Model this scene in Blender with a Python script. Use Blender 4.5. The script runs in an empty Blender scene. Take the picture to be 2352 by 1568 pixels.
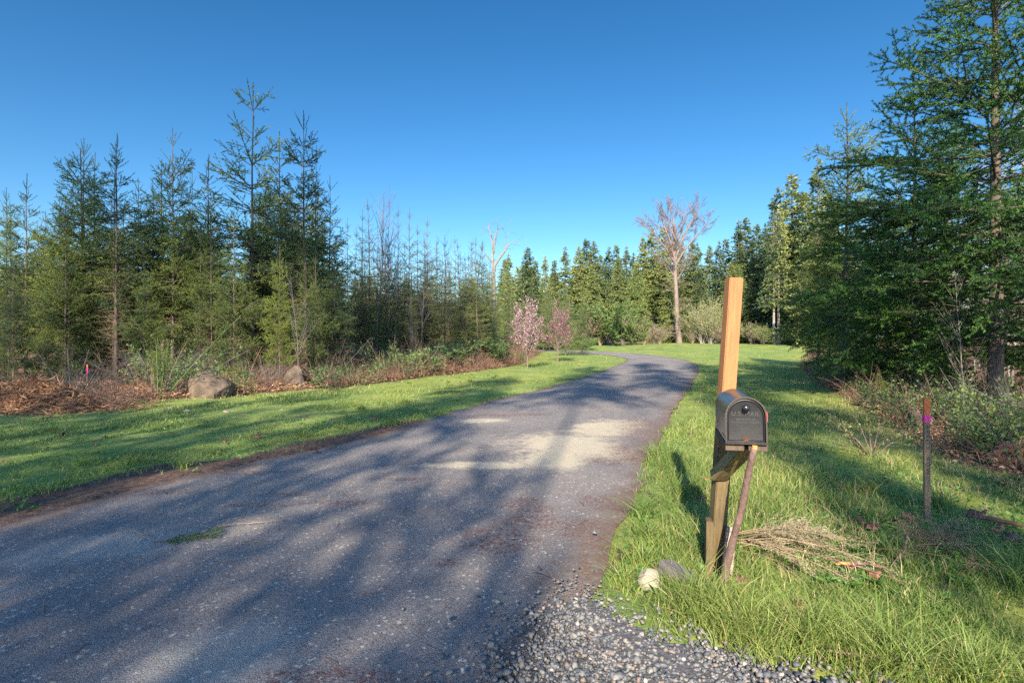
import bpy, math, random
import numpy as np
from mathutils import Vector, Matrix
R = math.radians
SC = bpy.context.scene
COL = SC.collection

# ------------------------------------------------------------------ camera, sky, sun, exposure
F, W0, CX, HZ, CAMZ = 1240.0, 2352.0, 1176.0, 776.0, 1.35
cam = bpy.data.cameras.new('camera'); camo = bpy.data.objects.new('camera', cam); COL.objects.link(camo)
camo.location = (0, 0, CAMZ); camo.rotation_euler = (R(90), 0, 0)
cam.sensor_width = 36; cam.lens = 36 * F / W0; cam.shift_y = (HZ - 784) / W0
cam.clip_start = 0.05; cam.clip_end = 3000
SC.camera = camo
SUN_EL, SUN_AZ = 30.0, 10.0            # shadows fall SUN_AZ degrees right of straight ahead
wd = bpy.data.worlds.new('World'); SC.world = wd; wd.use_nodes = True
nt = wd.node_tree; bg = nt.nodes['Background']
sky = nt.nodes.new('ShaderNodeTexSky'); sky.sky_type = 'NISHITA'; sky.sun_disc = False
sky.sun_elevation = R(SUN_EL); sky.sun_rotation = R(180 + SUN_AZ)
sky.air_density = 1.0; sky.dust_density = 0.6; sky.ozone_density = 3.0; sky.altitude = 100
hs = nt.nodes.new('ShaderNodeHueSaturation'); hs.inputs['Saturation'].default_value = 1.20; hs.inputs['Hue'].default_value = .4945
gm_ = nt.nodes.new('ShaderNodeGamma'); gm_.inputs[1].default_value = 1.22
nt.links.new(sky.outputs[0], gm_.inputs[0]); nt.links.new(gm_.outputs[0], hs.inputs['Color'])
# added sky gradient: brighter behind the camera to fill the shade, dimmer ahead
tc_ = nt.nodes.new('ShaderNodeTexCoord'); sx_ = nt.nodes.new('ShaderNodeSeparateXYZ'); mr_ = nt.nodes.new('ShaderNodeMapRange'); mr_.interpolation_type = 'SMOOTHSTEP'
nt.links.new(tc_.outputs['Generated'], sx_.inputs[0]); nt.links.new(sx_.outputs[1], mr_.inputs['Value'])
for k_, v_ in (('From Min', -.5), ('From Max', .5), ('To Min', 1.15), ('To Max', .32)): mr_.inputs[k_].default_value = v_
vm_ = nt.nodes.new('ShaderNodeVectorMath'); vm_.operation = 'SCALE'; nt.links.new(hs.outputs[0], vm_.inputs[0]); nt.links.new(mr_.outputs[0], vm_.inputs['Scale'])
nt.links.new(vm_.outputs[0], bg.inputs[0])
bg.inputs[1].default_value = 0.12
sl = bpy.data.lights.new('sun', 'SUN'); sl.energy = 5.0; sl.angle = R(0.4); sl.color = (1.0, 0.88, 0.70)
so = bpy.data.objects.new('sun', sl); COL.objects.link(so)
sdir = Vector((math.sin(R(SUN_AZ)) * math.cos(R(SUN_EL)), math.cos(R(SUN_AZ)) * math.cos(R(SUN_EL)), -math.sin(R(SUN_EL))))
so.rotation_euler = sdir.to_track_quat('-Z', 'Y').to_euler()
SC.view_settings.view_transform = 'Standard'; SC.view_settings.look = 'None'
SC.view_settings.gamma = 1; SC.view_settings.use_curve_mapping = False
SC.view_settings.exposure = 1.72
SC.render.engine = 'CYCLES'
SC.cycles.max_bounces = 5; SC.cycles.diffuse_bounces = 3; SC.cycles.glossy_bounces = 2
SC.cycles.transmission_bounces = 3; SC.cycles.transparent_max_bounces = 6
SC.cycles.use_denoising = False; SC.cycles.sample_clamp_indirect = 4

rng = np.random.default_rng(7)

# ------------------------------------------------------------------ maths helpers
def nrm(a): return a / np.maximum(np.linalg.norm(a, axis=-1, keepdims=True), 1e-9)
def sm(a, b, x):
    t = np.clip((x - a) / (b - a), 0, 1); return t * t * (3 - 2 * t)
_w = np.random.default_rng(3)
_K = [(_w.normal(size=2), _w.uniform(0, 6.28)) for _ in range(14)]
def noise2(x, y, s=1.0, o=0):
    """smooth pseudo noise about -1..1, feature size about s metres"""
    v = 0
    for i in range(7):
        k, p = _K[(i * 3 + o) % 14]
        v = v + np.sin((x * k[0] + y * k[1]) / s * 1.6 + p + 1.3 * np.sin((y * k[0] - x * k[1]) / s * 0.7 + p * 2 + o))
    return v / 3.2
def zt(x, y):
    x = np.asarray(x, float); y = np.asarray(y, float)
    return 0.66 * sm(30, 74, y) + 0.02 * noise2(x, y, 9) * sm(5, 14, np.hypot(x, y))
def at(u, v):
    """point of the ground that the pixel (u,v) of the 2352 wide photograph sees"""
    dx, dz = (u - CX) / F, -(v - HZ) / F
    lo, hi = 0.5, 400.0
    t = 1.0; prev = 1.0
    while t < 400:
        if CAMZ + dz * t < float(zt(dx * t, t)): break
        prev = t; t *= 1.01
    lo, hi = prev, t
    for _ in range(30):
        m = (lo + hi) / 2
        if CAMZ + dz * m < float(zt(dx * m, m)): hi = m
        else: lo = m
    return (dx * hi, hi)
def top(v, d): return CAMZ + (HZ - v) / F * d
def ux(u, d): return (u - CX) / F * d

def inpoly(x, y, poly):
    c = np.zeros(np.shape(x), bool); n = len(poly)
    for i in range(n):
        x0, y0 = poly[i]; x1, y1 = poly[(i + 1) % n]
        if y0 == y1: continue
        k = ((y0 > y) != (y1 > y)) & (x < (x1 - x0) * (y - y0) / (y1 - y0) + x0)
        c ^= k
    return c
def segdist(x, y, pts, closed=False):
    d = np.full(np.shape(x), 1e9); n = len(pts)
    for i in range(n if closed else n - 1):
        x0, y0 = pts[i]; x1, y1 = pts[(i + 1) % n]
        ex, ey = x1 - x0, y1 - y0; L = ex * ex + ey * ey + 1e-12
        t = np.clip(((x - x0) * ex + (y - y0) * ey) / L, 0, 1)
        d = np.minimum(d, np.hypot(x - x0 - t * ex, y - y0 - t * ey))
    return d
def sdpoly(x, y, poly):
    d = segdist(x, y, poly, True); return np.where(inpoly(x, y, poly), -d, d)

# ------------------------------------------------------------------ object helpers
def tag(o, label=None, cat=None, group=None, kind=None):
    if label: o['label'] = label
    if cat: o['category'] = cat
    if group: o['group'] = group
    if kind: o['kind'] = kind
    return o
def empty(name, loc, rz=0):
    o = bpy.data.objects.new(name, None); o.location = loc; o.rotation_euler = (0, 0, rz)
    o.empty_display_size = 0.2; COL.objects.link(o); return o
def link(name, me, m=None, parent=None, smooth=False):
    o = bpy.data.objects.new(name, me); COL.objects.link(o)
    if m: me.materials.append(m)
    if smooth: me.polygons.foreach_set('use_smooth', np.ones(len(me.polygons), bool))
    if parent: o.parent = parent
    return o
def npmesh(name, V, Fc, attrs=None):
    """V (n,3), Fc (m,k) with one k for all faces, or a list of such arrays"""
    V = np.asarray(V, np.float32)
    Fl = Fc if isinstance(Fc, list) else [Fc]
    Fl = [np.asarray(f, np.int32) for f in Fl if len(f)]
    me = bpy.data.meshes.new(name)
    me.vertices.add(len(V)); me.vertices.foreach_set('co', V.ravel())
    nl = sum(f.size for f in Fl); npg = sum(len(f) for f in Fl)
    me.loops.add(nl); me.loops.foreach_set('vertex_index', np.concatenate([f.ravel() for f in Fl]))
    me.polygons.add(npg)
    tot = np.concatenate([np.full(len(f), f.shape[1], np.int32) for f in Fl])
    me.polygons.foreach_set('loop_start', np.concatenate([[0], np.cumsum(tot)[:-1]]).astype(np.int32))
    me.update(calc_edges=True)
    for k, a in (attrs or {}).items():
        at_ = me.attributes.new(k, 'FLOAT', 'POINT'); at_.data.foreach_set('value', np.asarray(a, np.float32))
    return me
class Bag:
    def __init__(s): s.V = []; s.T = {}; s.n = 0
    def add(s, V, Fc):
        V = np.asarray(V, float).reshape(-1, 3); Fc = np.asarray(Fc)
        if len(V) == 0: return
        s.V.append(V); s.T.setdefault(Fc.shape[1], []).append(Fc + s.n); s.n += len(V)
    def mesh(s, name): return npmesh(name, np.concatenate(s.V), [np.concatenate(f) for f in s.T.values()])

class Sh:
    """a batch of shoots: p(t) = p + d L t + g t^2"""
    def __init__(s, p, d, L, g=None, r0=0.01, r1=0.003, tag=0):
        s.p = np.atleast_2d(np.asarray(p, float)); n = len(s.p)
        s.d = nrm(np.atleast_2d(np.asarray(d, float))) * np.ones((n, 1)); s.L = np.asarray(L, float) * np.ones(n)
        s.g = np.zeros((n, 3)) if g is None else np.asarray(g, float) * np.ones((n, 3))
        s.r0 = np.asarray(r0, float) * np.ones(n); s.r1 = np.asarray(r1, float) * np.ones(n); s.n = n
    def pt(s, i, t): return s.p[i] + s.d[i] * (s.L[i] * t)[:, None] + s.g[i] * (t * t)[:, None]
    def tan(s, i, t): return nrm(s.d[i] * s.L[i][:, None] + 2 * s.g[i] * t[:, None])
    def sub(s, m):
        o = Sh(s.p[m], s.d[m], s.L[m], s.g[m], s.r0[m], s.r1[m]); return o
def cat(*a):
    a = [x for x in a if x.n]
    o = Sh(np.concatenate([x.p for x in a]), np.concatenate([x.d for x in a]), np.concatenate([x.L for x in a]),
           np.concatenate([x.g for x in a]), np.concatenate([x.r0 for x in a]), np.concatenate([x.r1 for x in a]))
    return o
def perp(T):
    up = np.where(np.abs(T[:, 2:3]) > 0.9, np.array([[1., 0, 0]]), np.array([[0, 0, 1.]]))
    a = nrm(np.cross(T, up)); return a, np.cross(a, T)
def wood(bag, sh, nseg=3, sides=4):
    i = np.arange(sh.n); ang = np.arange(sides) / sides * 2 * np.pi
    rings = []
    for k in range(nseg + 1):
        t = np.full(sh.n, k / nseg); P = sh.pt(i, t); A, B = perp(sh.tan(i, t))
        r = sh.r0 + (sh.r1 - sh.r0) * k / nseg
        rings.append(P[:, None] + r[:, None, None] * (np.cos(ang)[None, :, None] * A[:, None] + np.sin(ang)[None, :, None] * B[:, None]))
    V = np.stack(rings, 1)                                  # n, nseg+1, sides, 3
    st = (nseg + 1) * sides
    q = []
    for k in range(nseg):
        for j in range(sides):
            j2 = (j + 1) % sides
            q.append([k * sides + j, k * sides + j2, (k + 1) * sides + j2, (k + 1) * sides + j])
    Fq = (np.arange(sh.n)[:, None, None] * st + np.array(q)[None]).reshape(-1, 4)
    bag.add(V.reshape(-1, 3), Fq)
def needles(bag, sh, r, sp, ln, wd_, ang=(35, 70), t0=0.0, spread=1.0):
    """triangular needles or leaves all round each shoot"""
    cnt = np.maximum(1, (sh.L * (1 - t0) / sp).astype(int)); i = np.repeat(np.arange(sh.n), cnt)
    n = len(i); t = t0 + (1 - t0) * r.uniform(0, 1, n); P = sh.pt(i, t); T = sh.tan(i, t); A, B = perp(T)
    ph = r.uniform(0, 2 * np.pi, n); S = np.cos(ph)[:, None] * A + spread * np.sin(ph)[:, None] * B
    th = np.radians(r.uniform(ang[0], ang[1], n)); D = nrm(np.cos(th)[:, None] * T + np.sin(th)[:, None] * nrm(S))
    Wv = nrm(np.cross(D, r.normal(size=(n, 3)))) * (wd_ * r.uniform(.7, 1.3, n))[:, None] / 2
    Lr = (ln * r.uniform(.65, 1.25, n))[:, None]
    V = np.stack([P - Wv, P + Wv, P + D * Lr], 1).reshape(-1, 3)
    bag.add(V, np.arange(n * 3).reshape(-1, 3))
def leaves(bag, P, D, r, ln, wd_):
    """diamond leaves"""
    n = len(P); D = nrm(D); Wv = nrm(np.cross(D, r.normal(size=(n, 3)))); L_ = (ln * r.uniform(.6, 1.3, n))[:, None]
    w = (wd_ * r.uniform(.7, 1.3, n))[:, None] / 2; up = np.cross(D, Wv) * L_ * 0.12
    V = np.stack([P, P + D * L_ * .45 + Wv * w + up, P + D * L_, P + D * L_ * .45 - Wv * w + up], 1).reshape(-1, 3)
    bag.add(V, np.arange(n * 4).reshape(-1, 4))
def kids(sh, r, sp, t0, t1, ang, lfn, flat=0.0, bend=0.0, rr=0.4, jit=0.3, minL=0.03, both=True):
    """children along shoots; flat=1 puts them in the horizontal plane of the shoot"""
    cnt = np.maximum(0, (sh.L * (t1 - t0) / sp + r.uniform(0, 1, sh.n)).astype(int)); i = np.repeat(np.arange(sh.n), cnt)
    n = len(i)
    if n == 0: return Sh(np.zeros((0, 3)), np.zeros((0, 3)), np.zeros(0))
    k = np.arange(n) - np.repeat(np.cumsum(cnt) - cnt, cnt)
    t = t0 + (t1 - t0) * np.clip((k + r.uniform(.1, .9, n)) / np.repeat(np.maximum(cnt, 1), cnt), 0, 1)
    P = sh.pt(i, t); T = sh.tan(i, t); A, B = perp(T)
    ph = np.where(k % 2 == 0, 0, np.pi) + r.normal(0, 1, n) * (1 - flat) * 1.2 + r.normal(0, .15, n)
    if flat == 0: ph = r.uniform(0, 2 * np.pi, n)
    S = np.cos(ph)[:, None] * A + np.sin(ph)[:, None] * B
    th = np.radians(r.normal(ang, 8, n)); D = nrm(np.cos(th)[:, None] * T + np.sin(th)[:, None] * S)
    L = lfn(t, sh.L[i]) * r.uniform(1 - jit, 1 + jit, n); ok = L > minL
    rad = (sh.r0[i] + (sh.r1[i] - sh.r0[i]) * t) * rr
    g = np.zeros((n, 3)); g[:, 2] = bend * L; g += r.normal(0, .06, (n, 3)) * L[:, None]
    o = Sh(P, D, L, g, rad, rad * .4); return o.sub(ok)

# ------------------------------------------------------------------ materials
def newmat(name):
    m = bpy.data.materials.new(name); m.use_nodes = True; nt = m.node_tree
    for n in list(nt.nodes): nt.nodes.remove(n)
    return m, nt
class N:
    def __init__(s, nt): s.nt = nt
    def __call__(s, typ, **kw):
        n = s.nt.nodes.new(typ)
        for k, v in kw.items():
            if k.startswith('i_'):
                key = k[2:]; key = int(key) if key.isdigit() else key.replace('_', ' ')
                if hasattr(v, 'links') or isinstance(v, bpy.types.NodeSocket): s.nt.links.new(v, n.inputs[key])
                else: n.inputs[key].default_value = v
            else: setattr(n, k, v)
        return n
    def ramp(s, fac, stops):
        n = s.nt.nodes.new('ShaderNodeValToRGB'); s.nt.links.new(fac, n.inputs[0]); e = n.color_ramp.elements
        while len(e) < len(stops): e.new(0.5)
        for a, (p, c) in zip(e, stops):
            a.position = p; a.color = (*c, 1) if len(c) == 3 else c
        return n.outputs[0]
    def mix(s, fac, a, b, mode='MIX'):
        n = s.nt.nodes.new('ShaderNodeMix'); n.data_type = 'RGBA'; n.blend_type = mode
        for k, v in ((0, fac), (6, a), (7, b)):
            if isinstance(v, bpy.types.NodeSocket): s.nt.links.new(v, n.inputs[k])
            else: n.inputs[k].default_value = (*v, 1) if isinstance(v, tuple) and len(v) == 3 else v
        return n.outputs[2]
    def math(s, op, a, b=0.5):
        n = s.nt.nodes.new('ShaderNodeMath'); n.operation = op
        for k, v in ((0, a), (1, b)):
            if isinstance(v, bpy.types.NodeSocket): s.nt.links.new(v, n.inputs[k])
            else: n.inputs[k].default_value = v
        return n.outputs[0]
    def noise(s, vec, scale, detail=4, rough=.6):
        n = s('ShaderNodeTexNoise', i_Scale=scale, i_Detail=detail, i_Roughness=rough)
        if vec is not None: s.nt.links.new(vec, n.inputs['Vector'])
        return n.outputs[0]
def leafmat(name, dark, light, trans=0.3, scale=1.2, objvar=0.35, rough=.6, isl=0.5, tint=None):
    """foliage: colour varies by tree, by clump and by leaf"""
    m, nt = newmat(name); q = N(nt)
    tc = q('ShaderNodeTexCoord'); oi = q('ShaderNodeObjectInfo'); geo = q('ShaderNodeNewGeometry')
    nz = q.noise(tc.outputs['Object'], scale, 3)
    nz = q.math('ADD', q.math('MULTIPLY', q.math('SUBTRACT', nz, .5), 2.4), .5)
    f = q.math('ADD', q.math('MULTIPLY', nz, 1 - isl), q.math('MULTIPLY', geo.outputs['Random Per Island'], isl))
    f = q.math('ADD', f, q.math('MULTIPLY', q.math('SUBTRACT', oi.outputs['Random'], .5), objvar))
    c = q.ramp(f, [(.15, dark), (.5, tuple((a + b) / 2 for a, b in zip(dark, light))), (.85, light)])
    if tint: c = q.mix(q.math('GREATER_THAN', geo.outputs['Random Per Island'], 1 - tint[0]), c, tint[1])
    df = q('ShaderNodeBsdfPrincipled', i_Base_Color=c, i_Roughness=rough); df.inputs['Specular IOR Level'].default_value = .3
    tr = q('ShaderNodeBsdfTranslucent', i_Color=c); mx = q('ShaderNodeMixShader', i_0=trans)
    nt.links.new(df.outputs[0], mx.inputs[1]); nt.links.new(tr.outputs[0], mx.inputs[2])
    out = q('ShaderNodeOutputMaterial'); nt.links.new(mx.outputs[0], out.inputs[0]); return m
def solid(name, a, b=None, rough=.8, scale=6, bump=0.0, bscale=30, stretch=(1, 1, 1), metal=0, c3=None, spec=.3, objvar=0.0):
    m, nt = newmat(name); q = N(nt); tc = q('ShaderNodeTexCoord')
    mp = q('ShaderNodeMapping', i_Vector=tc.outputs['Object']); mp.inputs['Scale'].default_value = stretch
    b = b or tuple(x * .6 for x in a)
    nz = q.noise(mp.outputs[0], scale, 6, .65)
    if objvar:
        oi = q('ShaderNodeObjectInfo')
        nz = q.math('ADD', nz, q.math('MULTIPLY', q.math('SUBTRACT', oi.outputs['Random'], .5), objvar))
    st = [(.32, b), (.66, a)]
    if c3: st.append((.8, c3))
    c = q.ramp(nz, st)
    bs = q('ShaderNodeBsdfPrincipled', i_Base_Color=c, i_Roughness=rough, i_Metallic=metal); bs.inputs['Specular IOR Level'].default_value = spec
    if bump:
        bp = q('ShaderNodeBump', i_Strength=bump, i_Distance=.02, i_Height=q.noise(mp.outputs[0], bscale, 5, .7))
        nt.links.new(bp.outputs[0], bs.inputs['Normal'])
    out = q('ShaderNodeOutputMaterial'); nt.links.new(bs.outputs[0], out.inputs[0]); return m
M = {}
M['fir'] = leafmat('fir_needles', (.008, .032, .018), (.165, .205, .028), .22, .8, .5, tint=(.05, (.24, .21, .05)))
M['firnear'] = leafmat('near_fir_needles', (.006, .030, .016), (.110, .225, .028), .25, .9, .3)
M['thicket'] = leafmat('thicket_needles', (.020, .048, .020), (.165, .190, .042), .22, .8, .6)
M['far'] = leafmat('far_needles', (.022, .052, .022), (.175, .195, .050), .12, .3, .7)
M['cedar'] = leafmat('cedar_foliage', (.060, .100, .026), (.150, .190, .045), .2, .3, .3)
M['bark'] = solid('fir_bark', (.105, .080, .060), (.045, .036, .030), .9, 8, .6, 25, (1, 1, .3), objvar=.5)
M['deadwood'] = solid('dead_twigs', (.27, .20, .12), (.13, .095, .06), .9, 3, 0)
M['alder'] = solid('alder_bark', (.115, .100, .090), (.055, .048, .045), .85, 5, 0, objvar=.6)
M['palebark'] = solid('pale_bark', (.26, .225, .18), (.15, .125, .10), .85, 3, .4, 10, (1, 1, .3))
M['cotton'] = solid('cottonwood_bark', (.17, .125, .10), (.10, .075, .065), .85, 1.5, .5, 6, (1, 1, .3), c3=(.21, .14, .09))
M['snag'] = solid('bleached_wood', (.19, .16, .135), (.10, .08, .065), .8, 1.2, .3, 8, (1, 1, .3))
M['budtwig'] = leafmat('budding_twigs', (.11, .080, .065), (.20, .145, .115), .1, .5, .2)
M['pinklight'] = leafmat('pink_blossom', (.36, .18, .235), (.62, .43, .475), .3, 2, .1, tint=(.16, (.16, .04, .05)))
M['pinkdark'] = leafmat('deep_pink_blossom', (.22, .075, .11), (.55, .31, .37), .3, 2, .1, tint=(.30, (.11, .025, .035)))
M['budgreen'] = leafmat('spring_buds', (.14, .16, .05), (.33, .32, .13), .35, 1, .4)
M['bushgreen'] = leafmat('bush_leaves', (.07, .12, .035), (.17, .22, .06), .35, 1, .5)
M['willow'] = leafmat('willow_buds', (.17, .125, .085), (.29, .24, .14), .2, .5, .5)
M['broad'] = leafmat('broad_leaves', (.030, .085, .025), (.16, .24, .07), .35, 2, .3)
M['bramble'] = leafmat('bramble_canes', (.055, .032, .025), (.30, .175, .115), .0, 1.0, .2)
M['brown'] = leafmat('dead_fern', (.13, .065, .035), (.42, .24, .13), .25, 1.5, .2)
M['hay'] = leafmat('dry_grass_blades', (.26, .19, .09), (.50, .40, .22), .3, 1.5, .2)
M['grass'] = leafmat('grass_blades', (.052, .120, .026), (.275, .325, .080), .40, .45, .0, .5, .45, tint=(.035, (.36, .28, .13)))
M['weed'] = leafmat('clover_leaves', (.045, .12, .022), (.13, .25, .05), .35, 1, .2)
M['mapleleaf'] = solid('dead_maple_leaf', (.24, .085, .055), (.11, .045, .04), .55, 14, .3, 30, c3=(.36, .15, .07), objvar=.5)
M['orangeleaf'] = solid('orange_leaf', (.50, .20, .07), (.30, .10, .05), .6, 14, .3, 30)
M['stone'] = solid('granite', (.125, .090, .062), (.045, .035, .028), .9, 4.5, .9, 14, c3=(.19, .15, .11))
M['palestone'] = solid('pale_stone', (.20, .175, .14), (.13, .115, .09), .9, 9, .3, 30)
M['lichen'] = solid('yellow_lichen', (.42, .40, .08), (.25, .25, .08), .9, 20)
M['moss'] = solid('moss', (.14, .17, .03), (.07, .09, .02), .95, 10, .6, 40)

# ------------------------------------------------------------------ ground plan
LE = [(-250, 1275), (0, 1207), (130, 1168), (250, 1132), (390, 1097), (530, 1072), (700, 1035), (860, 1000), (960, 968), (1050, 940), (1150, 914),
      (1240, 894), (1330, 868), (1400, 845), (1433, 832), (1440, 824), (1415, 817), (1370, 813), (1320, 810), (1260, 806.5)]
RE = [(1330, 1500), (1365, 1400), (1400, 1290), (1440, 1200), (1480, 1110), (1510, 1035), (1535, 970), (1560, 925), (1588, 885), (1603, 855), (1606, 842),
      (1590, 830), (1555, 822), (1500, 815), (1440, 809.5), (1370, 806.5), (1320, 804.6), (1262, 803)]
def resample(P, n):
    P = np.array(P, float); s = np.r_[0, np.cumsum(np.hypot(*np.diff(P, axis=0).T))]
    t = np.linspace(0, s[-1], n); return np.c_[np.interp(t, s, P[:, 0]), np.interp(t, s, P[:, 1])]
def smooth(P, k=3):
    for _ in range(k):
        Q = P.copy(); Q[1:-1] = (P[:-2] + 2 * P[1:-1] + P[2:]) / 4; P = Q
    return P
LW = [at(*p) for p in LE]; RW = [at(*p) for p in RE]
LA = [(-13, -9), (-7.0, -1.5)] + LW[:16]; RA = [(-4, -9), (-.4, -1.0), (.25, 1.2)] + RW[:11]
LB = LW[15:] + [(LW[-1][0] - 25, LW[-1][1] + 8)]; RB = RW[10:] + [(RW[-1][0] - 25, RW[-1][1] + 8)]
La, Ra = smooth(resample(LA, 120)), smooth(resample(RA, 120)); Lb, Rb = smooth(resample(LB, 50)), smooth(resample(RB, 50))
# let the edges wander like worn asphalt
Lr = np.vstack([La, Lb[1:]]); Rr = np.vstack([Ra, Rb[1:]])
for E, sgn in ((Lr, 1), (Rr, -1)):
    E[:, 0] += .05 * noise2(E[:, 0], E[:, 1], .5, 2) + .03 * noise2(E[:, 0], E[:, 1], .15, 5)
ROAD = [tuple(p) for p in Lr] + [tuple(p) for p in Rr[::-1]]
ROADC = [tuple(p) for p in resample(ROAD, 130)]
GRAV = [(-.75, -3), (-.55, 1.2), (-.05, 2.1), (.18, 2.62), (.36, 2.78), (.55, 2.62), (.66, 2.42), (.92, 2.36), (1.15, 2.2), (1.5, 1.98), (2.2, 1.7), (6, .6), (6, -3)]
LF = [(-600, 990), (0, 957), (150, 938), (300, 926), (420, 917), (600, 905), (735, 893), (850, 884), (950, 869), (1100, 853), (1195, 836), (1235, 815), (1250, 804)]
LFW = [at(*p) for p in LF]; LFOREST = LFW + [(-10, 62), (-200, 80), (-200, -6), (-26, -4)]
RF = [(1850, 800), (1840, 840), (1880, 885), (1970, 935), (2050, 985), (2110, 1045), (2240, 1085), (2352, 1118), (2600, 1180)]
RFW = [at(*p) for p in RF]; RFOREST = [(60, 62)] + RFW + [(12, 1.0), (60, -6), (200, 20)]
FOREST = [(-30, 70), (0, 66), (20, 74), (60, 62), (250, 80), (250, 300), (-250, 300), (-60, 80)]

def masks(x, y):
    road = sdpoly(x, y, ROADC)
    lf = sdpoly(x, y, LFOREST); rf = sdpoly(x, y, RFOREST); ff = sdpoly(x, y, FOREST); gr = sdpoly(x, y, GRAV)
    return road, np.minimum(np.minimum(lf, rf), ff), gr

def build_ground():
    n = 560; t = np.linspace(-5.9, 5.9, n); g = 2 * np.sinh(t); xs, ys = np.meshgrid(g, g + 2.5)
    x, y = xs.ravel(), ys.ravel(); road, fo, gr = masks(x, y)
    wob = .25 * noise2(x, y, .9, 1)
    z = zt(x, y) + (.018 * noise2(x, y, .55, 3) + .03 * noise2(x, y, 1.8, 4)) * sm(0, .5, road) * sm(0, .4, gr)
    z = z - .035 * (1 - sm(-.10, .12, road)) - .05 * (1 - sm(-.15, .05, gr)) + .10 * sm(0, 1.5, -fo) * (.6 + .4 * noise2(x, y, .8, 6))
    i = np.arange(n * n).reshape(n, n)
    Fq = np.stack([i[:-1, :-1], i[:-1, 1:], i[1:, 1:], i[1:, :-1]], -1).reshape(-1, 4)
    forest = sm(-.1, .35, -fo + wob * .6)
    leftside = (x < 0)
    dirt = (1 - sm(.0, .55 + .6 * (y < 6) * (x < 0), road + wob * .9 - .16)) * np.where(x < -1.0, 1, .45) * (y < 9)
    moss = sm(.1, .9, noise2(x, y, 1.4, 8)) * .8 + .5 * (1 - sm(.2, 1.4, fo)) * (fo > 0)
    me = npmesh('ground', np.c_[x, y, z], Fq, {'forest': forest, 'dirt': dirt, 'moss': np.clip(moss, 0, 1)})
    m, nt = newmat('ground'); q = N(nt); tc = q('ShaderNodeTexCoord').outputs['Object']
    A = lambda k: q('ShaderNodeAttribute', attribute_name=k).outputs['Fac']
    big = q.noise(tc, .7, 5); fine = q.noise(tc, 14, 6, .75); mid = q.noise(tc, 3.5, 5, .7)
    gr_ = q.ramp(q.math('ADD', q.math('MULTIPLY', big, .5), q.math('MULTIPLY', fine, .5)),
                 [(.30, (.050, .080, .022)), (.46, (.110, .160, .040)), (.58, (.185, .215, .065)), (.70, (.27, .26, .11))])
    gr_ = q.mix(q.math('MULTIPLY', q.math('MULTIPLY', A('moss'), .9), q.math('GREATER_THAN', mid, .47)), gr_, (.20, .21, .045)); gr_ = q.mix(q.math('GREATER_THAN', q.math('ADD', q.noise(tc, 1.9, 5), q.math('MULTIPLY', fine, .3)), .80), gr_, (.13, .095, .055))
    soil = q.ramp(fine, [(.3, (.035, .022, .018)), (.5, (.085, .055, .042)), (.7, (.17, .115, .08))])
    ff = q.ramp(q.math('ADD', q.math('MULTIPLY', mid, .5), q.math('MULTIPLY', fine, .5)),
                [(.32, (.035, .022, .016)), (.5, (.13, .075, .045)), (.64, (.24, .15, .085)), (.75, (.10, .12, .035))])
    c = q.mix(A('forest'), gr_, ff)
    dm = q.math('GREATER_THAN', q.math('ADD', A('dirt'), q.math('MULTIPLY', q.math('SUBTRACT', mid, .5), 1.2)), .5)
    c = q.mix(dm, c, soil)
    bs = q('ShaderNodeBsdfPrincipled', i_Base_Color=c, i_Roughness=.95); bs.inputs['Specular IOR Level'].default_value = .1
    bp = q('ShaderNodeBump', i_Strength=.8, i_Distance=.03, i_Height=fine); nt.links.new(bp.outputs[0], bs.inputs['Normal'])
    nt.links.new(bs.outputs[0], q('ShaderNodeOutputMaterial').inputs[0])
    tag(link('ground', me, m, smooth=True), 'grassy ground with mossy lawn verges and brown forest floor', None, kind='structure')

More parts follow.
